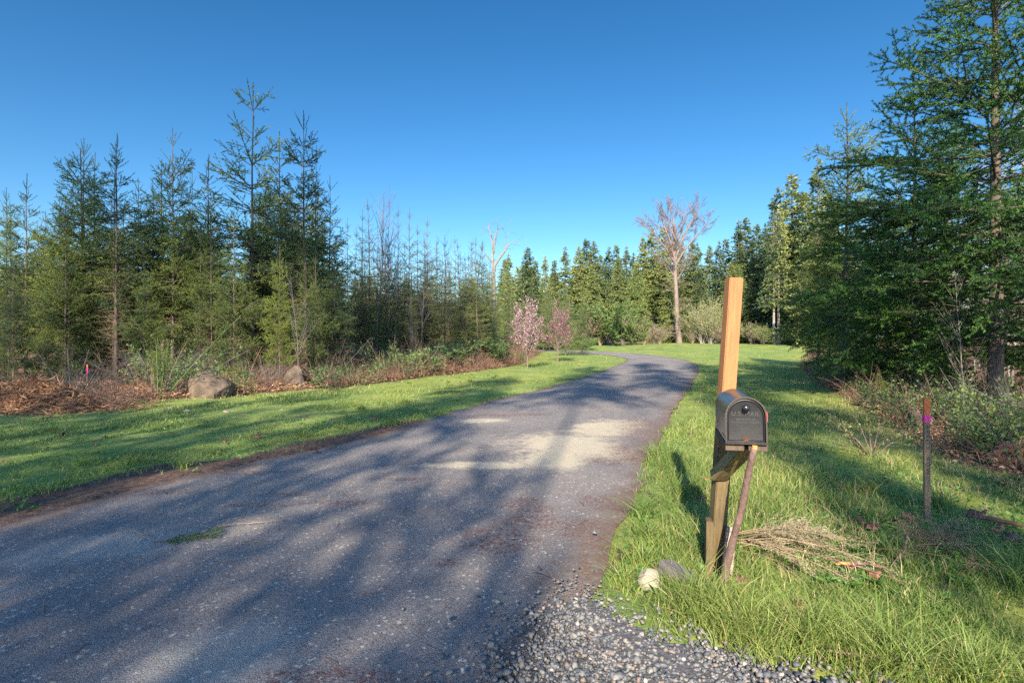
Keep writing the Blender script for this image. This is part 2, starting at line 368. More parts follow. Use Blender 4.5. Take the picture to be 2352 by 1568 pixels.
def build_road():
    n = len(Lr); k = 16
    V = []
    for j in range(k + 1):
        s = j / k; P = Lr * (1 - s) + Rr * s
        z = zt(P[:, 0], P[:, 1]) + .012 + .03 * (1 - (2 * s - 1) ** 2) - .02
        V.append(np.c_[P, z])
    V = np.stack(V, 1).reshape(-1, 3); i = np.arange(n * (k + 1)).reshape(n, k + 1)
    Fq = np.stack([i[:-1, :-1], i[:-1, 1:], i[1:, 1:], i[1:, :-1]], -1).reshape(-1, 4)
    x, y = V[:, 0], V[:, 1]
    def blob(u, v, rx, ry):
        cx, cy = at(u, v); return np.exp(-((x - cx) / rx) ** 2 - ((y - cy) / ry) ** 2)
    me = npmesh('road', V, Fq, {'across': np.tile(np.linspace(0, 1, k + 1), n)})
    m, nt = newmat('asphalt'); q = N(nt); tc = q('ShaderNodeTexCoord').outputs['Object']
    agg = q('ShaderNodeTexVoronoi', i_Scale=150.0); nt.links.new(tc, agg.inputs['Vector'])
    agg2 = q('ShaderNodeTexVoronoi', i_Scale=70.0); nt.links.new(tc, agg2.inputs['Vector'])
    fine = q.noise(tc, 60, 5, .8); big = q.noise(tc, .55, 5, .6); mid = q.noise(tc, 2.6, 6, .7); mid2 = q.noise(tc, 11, 6, .8)
    sep = q('ShaderNodeSeparateColor'); nt.links.new(agg.outputs['Color'], sep.inputs[0])
    sep2 = q('ShaderNodeSeparateColor'); nt.links.new(agg2.outputs['Color'], sep2.inputs[0])
    c = q.ramp(q.math('ADD', q.math('MULTIPLY', sep.outputs[0], .55), q.math('MULTIPLY', fine, .45)),
               [(.1, (.066, .058, .057)), (.5, (.138, .125, .120)), (.80, (.200, .180, .165)), (.95, (.34, .30, .26))])
    c = q.mix(q.math('GREATER_THAN', sep2.outputs[1], .975), c, (.32, .285, .23))
    c = q.mix(1.0, c, q.ramp(big, [(.3, (.72, .72, .76)), (.5, (1, 1, 1)), (.7, (1.22, 1.16, 1.06))]), 'MULTIPLY')
    # pale worn concrete-like patches, each at its own place on the road
    geo = q('ShaderNodeSeparateXYZ'); nt.links.new(tc, geo.inputs[0])
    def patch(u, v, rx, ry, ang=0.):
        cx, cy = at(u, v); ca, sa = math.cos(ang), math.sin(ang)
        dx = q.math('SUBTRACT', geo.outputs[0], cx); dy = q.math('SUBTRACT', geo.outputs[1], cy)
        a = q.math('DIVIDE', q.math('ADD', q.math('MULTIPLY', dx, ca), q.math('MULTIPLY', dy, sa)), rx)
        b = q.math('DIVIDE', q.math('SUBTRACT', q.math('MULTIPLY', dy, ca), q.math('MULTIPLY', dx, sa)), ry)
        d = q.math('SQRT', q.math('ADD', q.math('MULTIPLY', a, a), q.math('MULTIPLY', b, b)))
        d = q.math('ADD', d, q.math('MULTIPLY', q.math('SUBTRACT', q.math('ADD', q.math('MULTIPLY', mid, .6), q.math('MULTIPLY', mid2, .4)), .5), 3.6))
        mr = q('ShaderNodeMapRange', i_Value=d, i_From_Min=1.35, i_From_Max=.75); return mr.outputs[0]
    def umax(L):
        o = L[0]
        for k_ in L[1:]: o = q.math('MAXIMUM', o, k_)
        return o
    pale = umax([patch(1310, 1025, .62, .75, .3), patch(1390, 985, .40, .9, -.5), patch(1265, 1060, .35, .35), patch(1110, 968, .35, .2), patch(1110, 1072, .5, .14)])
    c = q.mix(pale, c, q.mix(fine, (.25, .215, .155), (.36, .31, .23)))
    grey = umax([patch(230, 1260, .55, .22, .3), patch(560, 1480, .22, .16), patch(480, 1540, .3, .2)])
    c = q.mix(q.math('MULTIPLY', grey, .30), c, (.27, .26, .235))
    red = umax([patch(1150, 1240, .28, .22), patch(1220, 1200, .22, .2), patch(1210, 1165, .2, .18), patch(780, 1160, .35, .07), patch(640, 1140, .25, .06), patch(600, 1165, .25, .06),
                patch(1340, 1215, .2, .2), patch(1450, 1040, .25, .5), patch(1480, 975, .25, .6), patch(1390, 1060, .2, .2), patch(900, 1105, .3, .05), patch(1130, 955, .8, .2), patch(1380, 1150, .2, .2),
                patch(1510, 1000, .4, 1.2), patch(1020, 1295, .1, .06), patch(760, 1560, .3, .06), patch(520, 1085, .6, .1), patch(300, 1130, .6, .1)])
    lit = q.math('MULTIPLY', q.math('ADD', red, q.math('MULTIPLY', q.math('GREATER_THAN', q.math('ADD', mid2, q.math('MULTIPLY', big, .5)), .93), .6)), q.math('GREATER_THAN', q.noise(tc, 34, 4, .9), .52))
    c = q.mix(lit, c, q.mix(fine, (.05, .024, .022), (.14, .062, .048)))
    ac = q('ShaderNodeAttribute', attribute_name='across').outputs['Fac']
    ed = q.math('ADD', q.math('MULTIPLY', q.math('ABSOLUTE', q.math('SUBTRACT', ac, .5)), 2.0), q.math('MULTIPLY', q.math('SUBTRACT', mid, .5), .45))
    em = q('ShaderNodeMapRange', i_Value=ed, i_From_Min=.84, i_From_Max=1.0).outputs[0]
    c = q.mix(q.math('MULTIPLY', em, q.math('GREATER_THAN', mid2, .42)), c, q.mix(fine, (.055, .035, .028), (.16, .105, .075)))
    tr_ = q.math('ABSOLUTE', q.math('SUBTRACT', q.math('ABSOLUTE', q.math('SUBTRACT', ac, .5)), .19)); tm = q('ShaderNodeMapRange', i_Value=q.math('ADD', tr_, q.math('MULTIPLY', q.math('SUBTRACT', mid, .5), .12)), i_From_Min=.12, i_From_Max=.0).outputs[0]
    c = q.mix(q.math('MULTIPLY', tm, .35), c, q.mix(1.0, c, (1.28, 1.25, 1.2), 'MULTIPLY'))
    bs = q('ShaderNodeBsdfPrincipled', i_Base_Color=c, i_Roughness=.85); bs.inputs['Specular IOR Level'].default_value = .25
    h = q.math('ADD', q.math('MULTIPLY', agg.outputs['Distance'], -1.0), q.math('MULTIPLY', fine, .6))
    bp = q('ShaderNodeBump', i_Strength=.45, i_Distance=.008, i_Height=h); nt.links.new(bp.outputs[0], bs.inputs['Normal'])
    nt.links.new(bs.outputs[0], q('ShaderNodeOutputMaterial').inputs[0])
    tag(link('road', me, m, smooth=True), 'worn grey asphalt driveway curving away to the left', None, kind='structure')
    # gravel bed
    G = [p for p in GRAV]; xs = np.arange(-1.2, 6.3, .06); yy = np.arange(-3.1, 3.0, .06); X, Y = np.meshgrid(xs, yy)
    ok = sdpoly(X.ravel(), Y.ravel(), GRAV).reshape(X.shape) < .03 + .05 * noise2(X, Y, .2, 2)
    Z = zt(X, Y) + .006 + .012 * noise2(X, Y, .3, 1); idx = np.arange(X.size).reshape(X.shape)
    inr = sdpoly(X.ravel(), Y.ravel(), ROADC).reshape(X.shape); Z = Z + .03 * (1 - sm(-.4, .1, inr))
    f = np.stack([idx[:-1, :-1], idx[:-1, 1:], idx[1:, 1:], idx[1:, :-1]], -1).reshape(-1, 4)
    f = f[ok.ravel()[f].all(1)]
    used = np.unique(f); rem = np.zeros(X.size, int); rem[used] = np.arange(len(used))
    me = npmesh('gravel_shoulder', np.c_[X.ravel(), Y.ravel(), Z.ravel()][used], rem[f])
    gm = solid('gravel_bed', (.13, .125, .125), (.04, .04, .045), .9, 40, 1.0, 60)
    tag(link('gravel_shoulder', me, gm, smooth=True), 'bed of dark grit under the loose gravel beside the driveway', None, kind='structure')
build_ground(); build_road()

# ------------------------------------------------------------------ gravel stones and grit
def ico():
    p = (1 + 5 ** .5) / 2
    V = np.array([(-1, p, 0), (1, p, 0), (-1, -p, 0), (1, -p, 0), (0, -1, p), (0, 1, p), (0, -1, -p), (0, 1, -p), (p, 0, -1), (p, 0, 1), (-p, 0, -1), (-p, 0, 1)], float)
    Fc = np.array([(0, 11, 5), (0, 5, 1), (0, 1, 7), (0, 7, 10), (0, 10, 11), (1, 5, 9), (5, 11, 4), (11, 10, 2), (10, 7, 6), (7, 1, 8), (3, 9, 4), (3, 4, 2), (3, 2, 6), (3, 6, 8), (3, 8, 9), (4, 9, 5), (2, 4, 11), (6, 2, 10), (8, 6, 7), (9, 8, 1)])
    return nrm(V), Fc
IV, IF = ico()
def stones(bag, x, y, z, size, r, flat=.6):
    n = len(x); V = IV[None] * r.uniform(.52, 1.25, (n, 12, 1))
    S = np.stack([r.uniform(.7, 1.2, n), r.uniform(.6, 1., n), r.uniform(.4, .8, n) * flat / .6], -1)
    V = V * S[:, None]; a = r.uniform(0, 6.28, n); b = r.normal(0, .35, n)
    c, s = np.cos(b)[:, None], np.sin(b)[:, None]
    Y_ = V[..., 1] * c - V[..., 2] * s; Z_ = V[..., 1] * s + V[..., 2] * c
    c, s = np.cos(a)[:, None], np.sin(a)[:, None]
    X_ = V[..., 0] * c - Y_ * s; Y2 = V[..., 0] * s + Y_ * c
    V = np.stack([X_, Y2, Z_], -1) * size[:, None, None] / 2 + np.stack([x, y, z], -1)[:, None]
    bag.add(V.reshape(-1, 3), (np.arange(n)[:, None, None] * 12 + IF[None]).reshape(-1, 3))
def stonemat(name, stops, rough=.75):
    m, nt = newmat(name); q = N(nt); g = q('ShaderNodeNewGeometry'); tc = q('ShaderNodeTexCoord').outputs['Object']
    c = q.ramp(g.outputs['Random Per Island'], stops); c = q.mix(.5, c, q.ramp(q.noise(tc, 90, 4), [(.3, (.45, .45, .45)), (.7, (1.3, 1.3, 1.3))]), 'MULTIPLY')
    bs = q('ShaderNodeBsdfPrincipled', i_Base_Color=c, i_Roughness=rough)
    nt.links.new(bs.outputs[0], q('ShaderNodeOutputMaterial').inputs[0]); return m
M['gravel'] = stonemat('gravel_stones', [(0, (.036, .042, .050)), (.3, (.075, .080, .090)), (.6, (.122, .122, .124)), (.82, (.175, .162, .142)), (.95, (.16, .115, .09)), (1, (.32, .30, .27))])
def build_gravel():
    r = np.random.default_rng(11); bag = Bag()
    n = 100000; x = r.uniform(-.8, 2.6, n); y = r.uniform(1.2, 3.1, n); d = sdpoly(x, y, GRAV)
    keep = (r.uniform(0, 1, n) < np.where(d < -.12, .55, .55 * np.exp(-(d + .12) / .10))) & (d < .45); x, y, d = x[keep], y[keep], d[keep]
    n = len(x); size = np.clip(r.lognormal(math.log(.0175), .45, n), .006, .044)
    stones(bag, x, y, zt(x, y) + .010 + .034 * (1 - sm(-.4, .1, sdpoly(x, y, ROADC))) + r.uniform(-.004, .016, n), size, r)
    tag(link('gravel', bag.mesh('gravel'), M['gravel']), 'loose grey angular gravel stones beside the driveway and lawn', 'gravel', kind='stuff')
    bag = Bag(); n = 3400; x = r.uniform(-6, 3, n); y = 1.6 + 9 * r.uniform(0, 1, n) ** 1.7
    ok = sdpoly(x, y, ROADC) < -.02; x, y = x[ok], y[ok]; n = len(x)
    size = np.clip(r.lognormal(math.log(.005), .45, n), .003, .017)
    stones(bag, x, y, zt(x, y) + .022, size, r)
    tag(link('grit', bag.mesh('grit'), M['gravel']), 'scattered small grit lying on the asphalt', 'grit', kind='stuff')
build_gravel()

# ------------------------------------------------------------------ grass
def build_grass():
    r = np.random.default_rng(5)
    def blades(x, y, h, w, lean, seg):
        n = len(x); z = zt(x, y); a = r.uniform(0, 6.28, n); D = np.stack([np.cos(a), np.sin(a)], -1)
        b = r.uniform(0, 6.28, n); Wd = np.stack([np.cos(b), np.sin(b), 0 * b], -1) * (w / 2)[:, None]
        base = np.stack([x, y, z - .01], -1); L = (lean * h)[:, None]
        rows = []
        for k in range(seg):
            t = k / seg; c = base + np.c_[D * L * t * t, h * (t - .25 * lean * t * t)]; ww = Wd * (1 - .75 * t * t)
            rows += [c - ww, c + ww]
        tip = base + np.c_[D * L, h * (1 - .25 * lean)]; rows.append(tip); m = len(rows)
        V = np.stack(rows, 1).reshape(-1, 3); o = np.arange(n)[:, None, None] * m
        out = [V]; q4 = [[2 * k, 2 * k + 1, 2 * k + 3, 2 * k + 2] for k in range(seg - 1)]
        tri = [[2 * seg - 2, 2 * seg - 1, 2 * seg]]
        return V, ((o + np.array(q4)[None]).reshape(-1, 4) if q4 else None), (o + np.array(tri)[None]).reshape(-1, 3)
    def put(bag, x, y, h, w, lean, seg):
        if not len(x): return
        V, Q, T = blades(x, y, h, w, lean, seg); b0 = bag.n
        bag.V.append(V); bag.n += len(V)
        if Q is not None: bag.T.setdefault(4, []).append(Q + b0)
        bag.T.setdefault(3, []).append(T + b0)
    def field(n, dmin, dmax, umin=-500, umax=2850):
        # sampled evenly over the view at each depth so that density falls with distance
        d = np.exp(r.uniform(math.log(dmin), math.log(dmax), n)); u = r.uniform(umin, umax, n)
        return (u - CX) / F * d, d
    g, dry = Bag(), Bag()
    for (n, a, b, seg) in ((300000, 1.5, 4.5, 3), (330000, 4.5, 14, 2), (170000, 14, 75, 1)):
        x, y = field(n, a, b); road, fo, gr = masks(x, y); d = np.hypot(x, y)
        clump = noise2(x, y, .35, 2) * .5 + noise2(x, y, 1.1, 5) * .5
        left = x < -.5
        edge = np.minimum(road, gr * 1.0)
        p = sm(-.06, .25, edge + .16 * clump) * sm(-.25, .25, fo + .2 * clump)
        p = p * np.clip(.50 + .62 * clump, .10, 1)
        verge = (left & (y < 9.5)); p = np.where(verge, p * sm(.15, .75 + .5 * (y < 6), road + .35 * noise2(x, y, .6, 9)), p)
        k = r.uniform(0, 1, n) < p; x, y, d, clump, road, fo, gr = x[k], y[k], d[k], clump[k], road[k], fo[k], gr[k]
        lng = sm(.15, .9, noise2(x, y, .5, 7)) * (x > 0) * (y < 7) * .8
        lng = np.maximum(lng, np.exp(-((x - 1.0) / .22) ** 2 - ((y - 2.65) / .25) ** 2))
        lng = np.maximum(lng, .9 * np.exp(-((gr - .2) / .22) ** 2) * (x > .8))
        lng = np.maximum(lng, np.exp(-((x - 1.05) / .3) ** 2 - ((y - 3.9) / .7) ** 2) * .8)
        h = (.035 + .045 * np.clip(clump + .6, 0, 1.5)) * r.uniform(.5, 1.35, len(x)) + lng * r.uniform(.03, .20, len(x))
        h *= np.where(x < 0, .8, 1.0) * np.where(y > 14, 1.25, 1)
        w = np.clip(.0016 + .00075 * d, .0022, .03) * r.uniform(.6, 1.4, len(x))
        dr = r.uniform(0, 1, len(x)) < np.clip(.04 + .55 * np.exp(-np.maximum(fo, 0) / .35), 0, .6)
        for B, mk in ((g, ~dr), (dry, dr)): put(B, x[mk], y[mk], h[mk], w[mk], r.uniform(.2, 1.1, len(x))[mk], seg)
    # long arching tufts
    T = [(1.42, 4.6, .30), (.95, 2.72, .30), (1.05, 2.5, .26), (1.3, 2.35, .26), (1.55, 2.15, .28), (1.62, 2.35, .3), (.62, 2.95, .16), (.9, 3.6, .22), (.98, 4.1, .24), (.85, 4.4, .2), (3.15, 4.7, .3), (3.0, 3.1, .28), (2.75, 2.9, .3), (2.5, 2.2, .22), (3.4, 4.3, .26),
         (1.8, 2.1, .25), (.75, 3.25, .18), (1.12, 5.2, .2), (1.25, 6.0, .2)]
    for u, v in ((20, 1035), (420, 1070), (260, 1010), (470, 985), (640, 960), (700, 1000), (830, 940), (900, 975), (1010, 905), (300, 1060), (560, 1010), (120, 990), (1050, 925), (930, 925), (780, 985)):
        T.append((*at(u, v), .13))
    xx, yy = field(2600, 2.2, 22); rd, fo, gr = masks(xx, yy); kk = (np.minimum(rd, gr) > .12) & (fo > .05) & (noise2(xx, yy, 1.6, 6) > -.3) & ((xx > 0) | (rd > .6)); xx, yy = xx[kk], yy[kk]
    for tx, ty in zip(xx, yy):
        n = 22; x = tx + r.normal(0, .035, n); y = ty + r.normal(0, .035, n); hh = r.uniform(.07, .15)
        put(g, x, y, hh * r.uniform(.4, 1.2, n), np.full(n, .0038) * max(1, ty / 4.5), r.uniform(.4, 1.4, n), 2)
    for (tx, ty, hh) in T:
        if float(masks(np.array([tx]), np.array([ty]))[0][0]) < .06: continue
        n = 110; x = tx + r.normal(0, .05, n); y = ty + r.normal(0, .05, n)
        put(g, x, y, hh * r.uniform(.4, 1.2, n), np.full(n, .0055) * r.uniform(.6, 1.2, n) * max(1, ty / 5), r.uniform(.4, 1.5, n), 3)
    # pale stalks
    n = 2600; x, y = field(n, 3, 12, 1450, 2300); road, fo, gr = masks(x, y); k = (road > .3) & (fo > -.2) & (gr > .2) & (x > 0)
    put(dry, x[k], y[k], r.uniform(.06, .17, k.sum()), np.full(k.sum(), .003) * (1 + y[k] / 8), r.uniform(.1, .6, k.sum()), 2)
    tag(link('grass', g.mesh('grass'), M['grass']), 'short green lawn grass on both verges of the driveway', 'grass', kind='stuff')
    tag(link('dry_grass', dry.mesh('dry_grass'), M['hay']), 'straw coloured dry blades along the forest edge', 'dry grass', kind='stuff')
    # broad weeds, clover and dandelion rosettes among the grass
    b = Bag(); n = 14000; x, y = field(n, 1.8, 9, 0, 2600); road, fo, gr = masks(x, y)
    k = (np.minimum(road, gr) > .08) & (fo > -.3) & (noise2(x, y, .5, 4) > .15); x, y = x[k], y[k]; n = len(x)
    a = r.uniform(0, 6.28, n); D = np.stack([np.cos(a), np.sin(a), r.uniform(.1, 1.0, n)], -1)
    leaves(b, np.stack([x, y, zt(x, y) + r.uniform(.0, .04, n)], -1), D, r, .045, .022)
    for c in range(26):
        x0, y0 = r.uniform(1.5, 3.4), r.uniform(1.9, 3.8)
        m_ = 14; a = r.uniform(0, 6.28, m_)
        leaves(b, np.c_[x0 + 0 * a, y0 + 0 * a, np.full(m_, .015)], np.stack([np.cos(a), np.sin(a), r.uniform(.2, .8, m_)], -1), r, .07, .02)
    tag(link('weeds', b.mesh('weeds'), M['weed']), 'clover and broad leaved weeds low in the grass', 'weeds', kind='stuff')
build_grass()

# ------------------------------------------------------------------ tree kinds (prototypes as mesh pairs)
Z3 = np.array([[0, 0, 1.]])
def stem(H, r0, r, lean=0.02, wob=.15, n=7, top_r=.008):
    """main stem as a chain of shoots that share end points"""
    t = np.linspace(0, 1, n + 1); P = np.c_[wob * np.cumsum(r.normal(0, .35, n + 1)) * .4 * (t > 0), wob * np.cumsum(r.normal(0, .35, n + 1)) * .4 * (t > 0), t * H]
    P[:, 0] += lean * t * H; rad = r0 + (top_r - r0) * t ** .85
    D = np.diff(P, axis=0); return Sh(P[:-1], D, np.linalg.norm(D, axis=1), None, rad[:-1], rad[1:]), P
def onstem(P, z):
    return np.c_[np.interp(z, P[:, 2], P[:, 0]), np.interp(z, P[:, 2], P[:, 1]), z]

def fir(seed, H=10., RR=2.0, cb=1.5, dens=1.0, r0=.09, nl=.046, nw=.020, sp=.0085, whorl=.42, dead=1.0, thin=1.0, topint=.72, prof=.62, third=True, fan=.5, droop=0.0):
    """young open-grown fir: whorled rising leader shoots, flat sprays of bottle-brush twigs"""
    r = np.random.default_rng(seed); tr, cr = Bag(), Bag()
    st, P = stem(H, r0, r, lean=r.normal(0, .008)); wood(tr, st, 2, 6)
    zs = []; z = H - .02; step = topint * H / 10
    z -= step
    while z > cb:
        zs.append(z); z -= step; step = max(whorl * H / 10, step * .93)
    pz, pd, pl, pg = [], [], [], []
    for j, z in enumerate(zs):
        n = r.integers(4, 7); a0 = r.uniform(0, 6.28); tt = (H - z) / (H - cb); vig = r.uniform(.72, 1.22) if tt > .15 else 1
        L = RR * tt ** prof * (1 - .25 * sm(.75, 1, tt)) + .16
        el = np.interp(tt, [0, .12, .35, .7, 1], [62, 52, 36, 16, 2])
        for k in range(n):
            a = a0 + k * 6.283 / n + r.normal(0, .25); e = R(el + r.normal(0, 7))
            Lk = L * vig * r.uniform(.55, 1.2) * (1 + .18 * math.sin(a * 2 + seed)); pz.append(z + r.normal(0, .03)); pl.append(Lk)
            pd.append([math.cos(a) * math.cos(e), math.sin(a) * math.cos(e), math.sin(e)])
            pg.append([0, 0, Lk * (r.uniform(.02, .14) - .28 * tt * tt - droop * tt)])
    # internodal shoots
    nI = int(26 * dens * (H / 10))
    for k in range(nI):
        tt = r.uniform(.10, 1) ** .8; z = H - tt * (H - cb); a = r.uniform(0, 6.28); e = R(np.interp(tt, [0, .4, 1], [40, 18, 0]) + r.normal(0, 8))
        Lk = (RR * tt ** prof * .55 + .1) * r.uniform(.5, 1.1); pz.append(z); pl.append(Lk)
        pd.append([math.cos(a) * math.cos(e), math.sin(a) * math.cos(e), math.sin(e)]); pg.append([0, 0, Lk * (.05 - .22 * tt * tt)])
    pz, pl = np.array(pz), np.array(pl); b = Sh(onstem(P, pz), pd, pl, pg, .004 + .007 * pl, .0025)
    wood(tr, b, 3, 4)
    c1 = kids(b, r, .105 / dens, .14, .97, 50, lambda t, L: np.where(((1 - t) * L < .034 * H) | (L < .078 * H), 0, np.minimum(.75 * L, (.15 + .50 * L * (1 - t) ** .8)) * thin), flat=fan, bend=-.02, rr=.5, minL=.07)
    wood(tr, c1, 1, 3); tw = [c1]
    if third:
        c2 = kids(c1, r, .085 / dens, .2, .95, 48, lambda t, L: np.where((1 - t) * L < .10, 0, .07 + .36 * L * (1 - t)), flat=fan, bend=-.02, rr=.5, minL=.07); tw.append(c2)
    tw = cat(*tw); needles(cr, tw, r, sp, nl, nw, (35, 75), .03)
    needles(cr, b, r, sp * .9, nl, nw, (35, 70), .22)
    led = Sh(onstem(P, np.array([H - .75 * H / 10])), [[P[-1, 0] - P[-2, 0], P[-1, 1] - P[-2, 1], P[-1, 2] - P[-2, 2]]], .74 * H / 10)
    needles(cr, led, r, sp * .40, nl * .8, nw, (35, 60))
    if dead > 0:     # dead bare twigs under the live crown
        n = int(75 * dead * max(cb, 1.0)); z = r.uniform(.25, cb + .25 * (H - cb), n); a = r.uniform(0, 6.28, n)
        d_ = Sh(onstem(P, z), np.c_[np.cos(a), np.sin(a), r.normal(.08, .2, n)], r.uniform(.25, 1.0, n) * min(1.1, RR * .7 + .3), np.c_[np.zeros(n), np.zeros(n), r.normal(-.05, .1, n)], .006, .002)
        d2 = kids(d_, r, .14, .2, .9, 50, lambda t, L: .35 * L * (1 - t) + .08, flat=.3, rr=.5)
        dw = Bag(); wood(dw, d_, 2, 3); wood(dw, d2, 1, 3)
    else: dw = None
    return dict(H=H, trunk=tr.mesh('trunk'), crown=cr.mesh('crown'), twigs=dw.mesh('dead_twigs') if dw else None)

def farfir(seed, H=20., RR=3.2, cb=1., r0=.25, drop=.35, cl=.5, dens=1.0, prof=.8, nl=.46, nw=.17):
    """tall mature conifer seen from afar: many drooping boughs hung with foliage clumps"""
    r = np.random.default_rng(seed); tr, cr = Bag(), Bag(); st, P = stem(H, r0, r, lean=0, wob=.1, top_r=.02); wood(tr, st, 1, 6)
    n = int(24 * (H - cb) * dens); tt = r.uniform(.012, 1, n); z = H - tt * (H - cb); a = r.uniform(0, 6.28, n)
    lobe = 1 + .22 * np.sin(a * 3 + z * .8 + seed) + .12 * np.sin(z * 2.3 + seed)
    L = (RR * tt ** prof * (1 - .35 * sm(.7, 1, tt)) + .15) * r.uniform(.65, 1.15, n) * lobe
    el = np.interp(tt, [0, .15, .5, 1], [42, 15, -5, -14]) + r.normal(0, 6, n); e = np.radians(el)
    b = Sh(onstem(P, z), np.c_[np.cos(a) * np.cos(e), np.sin(a) * np.cos(e), np.sin(e)], L, np.c_[0 * L, 0 * L, -drop * .4 * L + .12 * L * (tt < .3)], .015 + .012 * L, .006)
    wood(tr, b, 2, 3)
    c = kids(b, r, .34, .15, 1, 50, lambda t, L: .18 + .40 * L * (1 - t) + .1, flat=.6, bend=-.25, rr=.3)
    needles(cr, c, r, .085, nl * .62, nw, (20, 75)); needles(cr, b, r, .10, nl * .6, nw, (20, 65), .25)
    needles(cr, Sh(onstem(P, np.array([H - .9])), Z3, .95), r, .05, .2, .05, (20, 60))
    return dict(H=H, trunk=tr.mesh('trunk'), crown=cr.mesh('crown'), twigs=None)

def bare(seed, H=9., r0=.06, n1=22, spread=28, cb=.25, L1=.34, dens=1.0, lean=.05, buds=0, budr=.03, fork=0, wobble=.3, lv=3):
    """leafless broadleaved tree with rising limbs"""
    r = np.random.default_rng(seed); tr, cr = Bag(), Bag(); st, P = stem(H, r0, r, lean=lean, wob=wobble, n=9, top_r=.006); wood(tr, st, 1, 6)
    z = np.sort(r.uniform(cb, .96, n1)) * H; a = r.uniform(0, 6.28, n1); e = np.radians(90 - r.normal(spread + 10, 9, n1))
    L = (L1 * H * (1 - .75 * (z / H - cb) / (1 - cb))) * r.uniform(.6, 1.2, n1)
    b = Sh(onstem(P, z), np.c_[np.cos(a) * np.cos(e), np.sin(a) * np.cos(e), np.sin(e)], L, np.c_[r.normal(0, .05, n1) * L, r.normal(0, .05, n1) * L, .14 * L], .30 * r0 * (1.15 - z / H) + .006, .004)
    wood(tr, b, 4, 4); pb, ends = b, [b]
    for l in range(lv - 1):
        pb = kids(pb, r, (.30, .16, .12)[l] / dens, .2, .98, 36, lambda t, L: .14 + .45 * L * (1 - t), bend=.10, rr=.55, minL=.1); wood(cr if l else tr, pb, 2, 3); ends.append(pb)
    if buds:
        e_ = cat(*ends[1:]); bb = Bag(); needles(bb, e_, r, budr, .045 * buds, .022 * buds, (20, 80), .2)
        return dict(H=H, trunk=tr.mesh('trunk'), twigs=cr.mesh('twigs'), crown=bb.mesh('crown'))
    return dict(H=H, trunk=tr.mesh('trunk'), twigs=None, crown=cr.mesh('crown'))

def bush(seed, H=2.2, W=1.1, n1=26, leaf=None, lsp=.05, ll=.07, lw=.04, r0=.018, lv=3, up=70, dens=1.0):
    """many-stemmed shrub"""
    r = np.random.default_rng(seed); tr, cr = Bag(), Bag(); a = r.uniform(0, 6.28, n1); e = np.radians(np.clip(r.normal(up, 12, n1), 15, 88)); L = H * r.uniform(.6, 1.05, n1) / np.sin(np.maximum(e, .6))
    s0 = .12 * W; b = Sh(np.c_[np.cos(a) * s0 * r.uniform(0, 1, n1), np.sin(a) * s0 * r.uniform(0, 1, n1), 0 * a - .03], np.c_[np.cos(a) * np.cos(e), np.sin(a) * np.cos(e), np.sin(e)], L,
           np.c_[np.cos(a) * .1 * L * W / H, np.sin(a) * .1 * L * W / H, -.06 * L], r0, .004)
    wood(tr, b, 4, 4); pb, ends = b, [b]
    for l in range(lv - 1):
        pb = kids(pb, r, (.16, .10)[l] / dens * max(1, H / 2.4), .18, .98, 36, lambda t, L: .10 + .40 * L * (1 - t), bend=.08, rr=.5, minL=.07); wood(tr, pb, 2, 3); ends.append(pb)
    if leaf:
        e_ = cat(*ends[1:]); cnt = np.maximum(1, (e_.L / lsp).astype(int)); i = np.repeat(np.arange(e_.n), cnt); t = r.uniform(.1, 1, len(i)); D = e_.tan(i, t) + r.normal(0, .7, (len(i), 3))
        leaves(cr, e_.pt(i, t), D, r, ll, lw); return dict(H=H, trunk=tr.mesh('stems'), crown=cr.mesh('leaves'), twigs=None)
    return dict(H=H, trunk=tr.mesh('stems'), crown=None, twigs=None)

def setm(pr, trunk, crown, twigs=None):
    for k, m in (('trunk', trunk), ('crown', crown), ('twigs', twigs)):
        if pr.get(k): pr[k].materials.append(M[m])
    return pr
NAMES = {'trunk': 'trunk', 'crown': 'crown', 'twigs': 'dead_twigs'}
def tree(pr, name, x, y, H, label, catn, group=None, rz=None, wide=1.0, tilt=0.0, names=None):
    """one tree: an empty at its foot, its trunk and crown as children; meshes are shared between copies"""
    s = H / pr['H']; o = empty(name, (x, y, float(zt(x, y)) - .03), random.uniform(0, 6.28) if rz is None else rz)
    if tilt: o.rotation_euler[1] = tilt
    o.scale = (s * wide, s * wide, s); tag(o, label, catn, group)
    for k in ('trunk', 'crown', 'twigs'):
        if pr.get(k):
            c = bpy.data.objects.new((names or NAMES)[k], pr[k]); COL.objects.link(c); c.parent = o
    return o
random.seed(4)
YF = [setm(fir(21, RR=2.3, cb=1.7, dens=1.0), 'bark', 'fir', 'deadwood'),
      setm(fir(22, RR=2.1, cb=1.9, dens=1.1, thin=.9), 'bark', 'fir', 'deadwood'),
      setm(fir(23, RR=2.5, cb=.9, dens=.95, prof=.8), 'bark', 'fir', 'deadwood'),
      setm(fir(24, RR=1.7, cb=2.8, dens=.95, prof=.6), 'bark', 'fir', 'deadwood')]
TALL = setm(fir(31, RR=2.5, cb=2.2, dens=.75, thin=.8, prof=.50, third=True, topint=.95, whorl=.5, dead=1), 'bark', 'fir', 'deadwood')
TF = [setm(fir(41, RR=1.25, cb=2.2, dens=.8, r0=.06, sp=.013, nw=.018, dead=.9), 'bark', 'thicket', 'deadwood'),
      setm(fir(42, RR=1.05, cb=3.0, dens=.75, r0=.05, sp=.013, nw=.018, dead=.9), 'bark', 'thicket', 'deadwood'),
      setm(fir(43, RR=1.5, cb=1.4, dens=.8, r0=.06, sp=.013, nw=.018, dead=.7), 'bark', 'thicket', 'deadwood')]
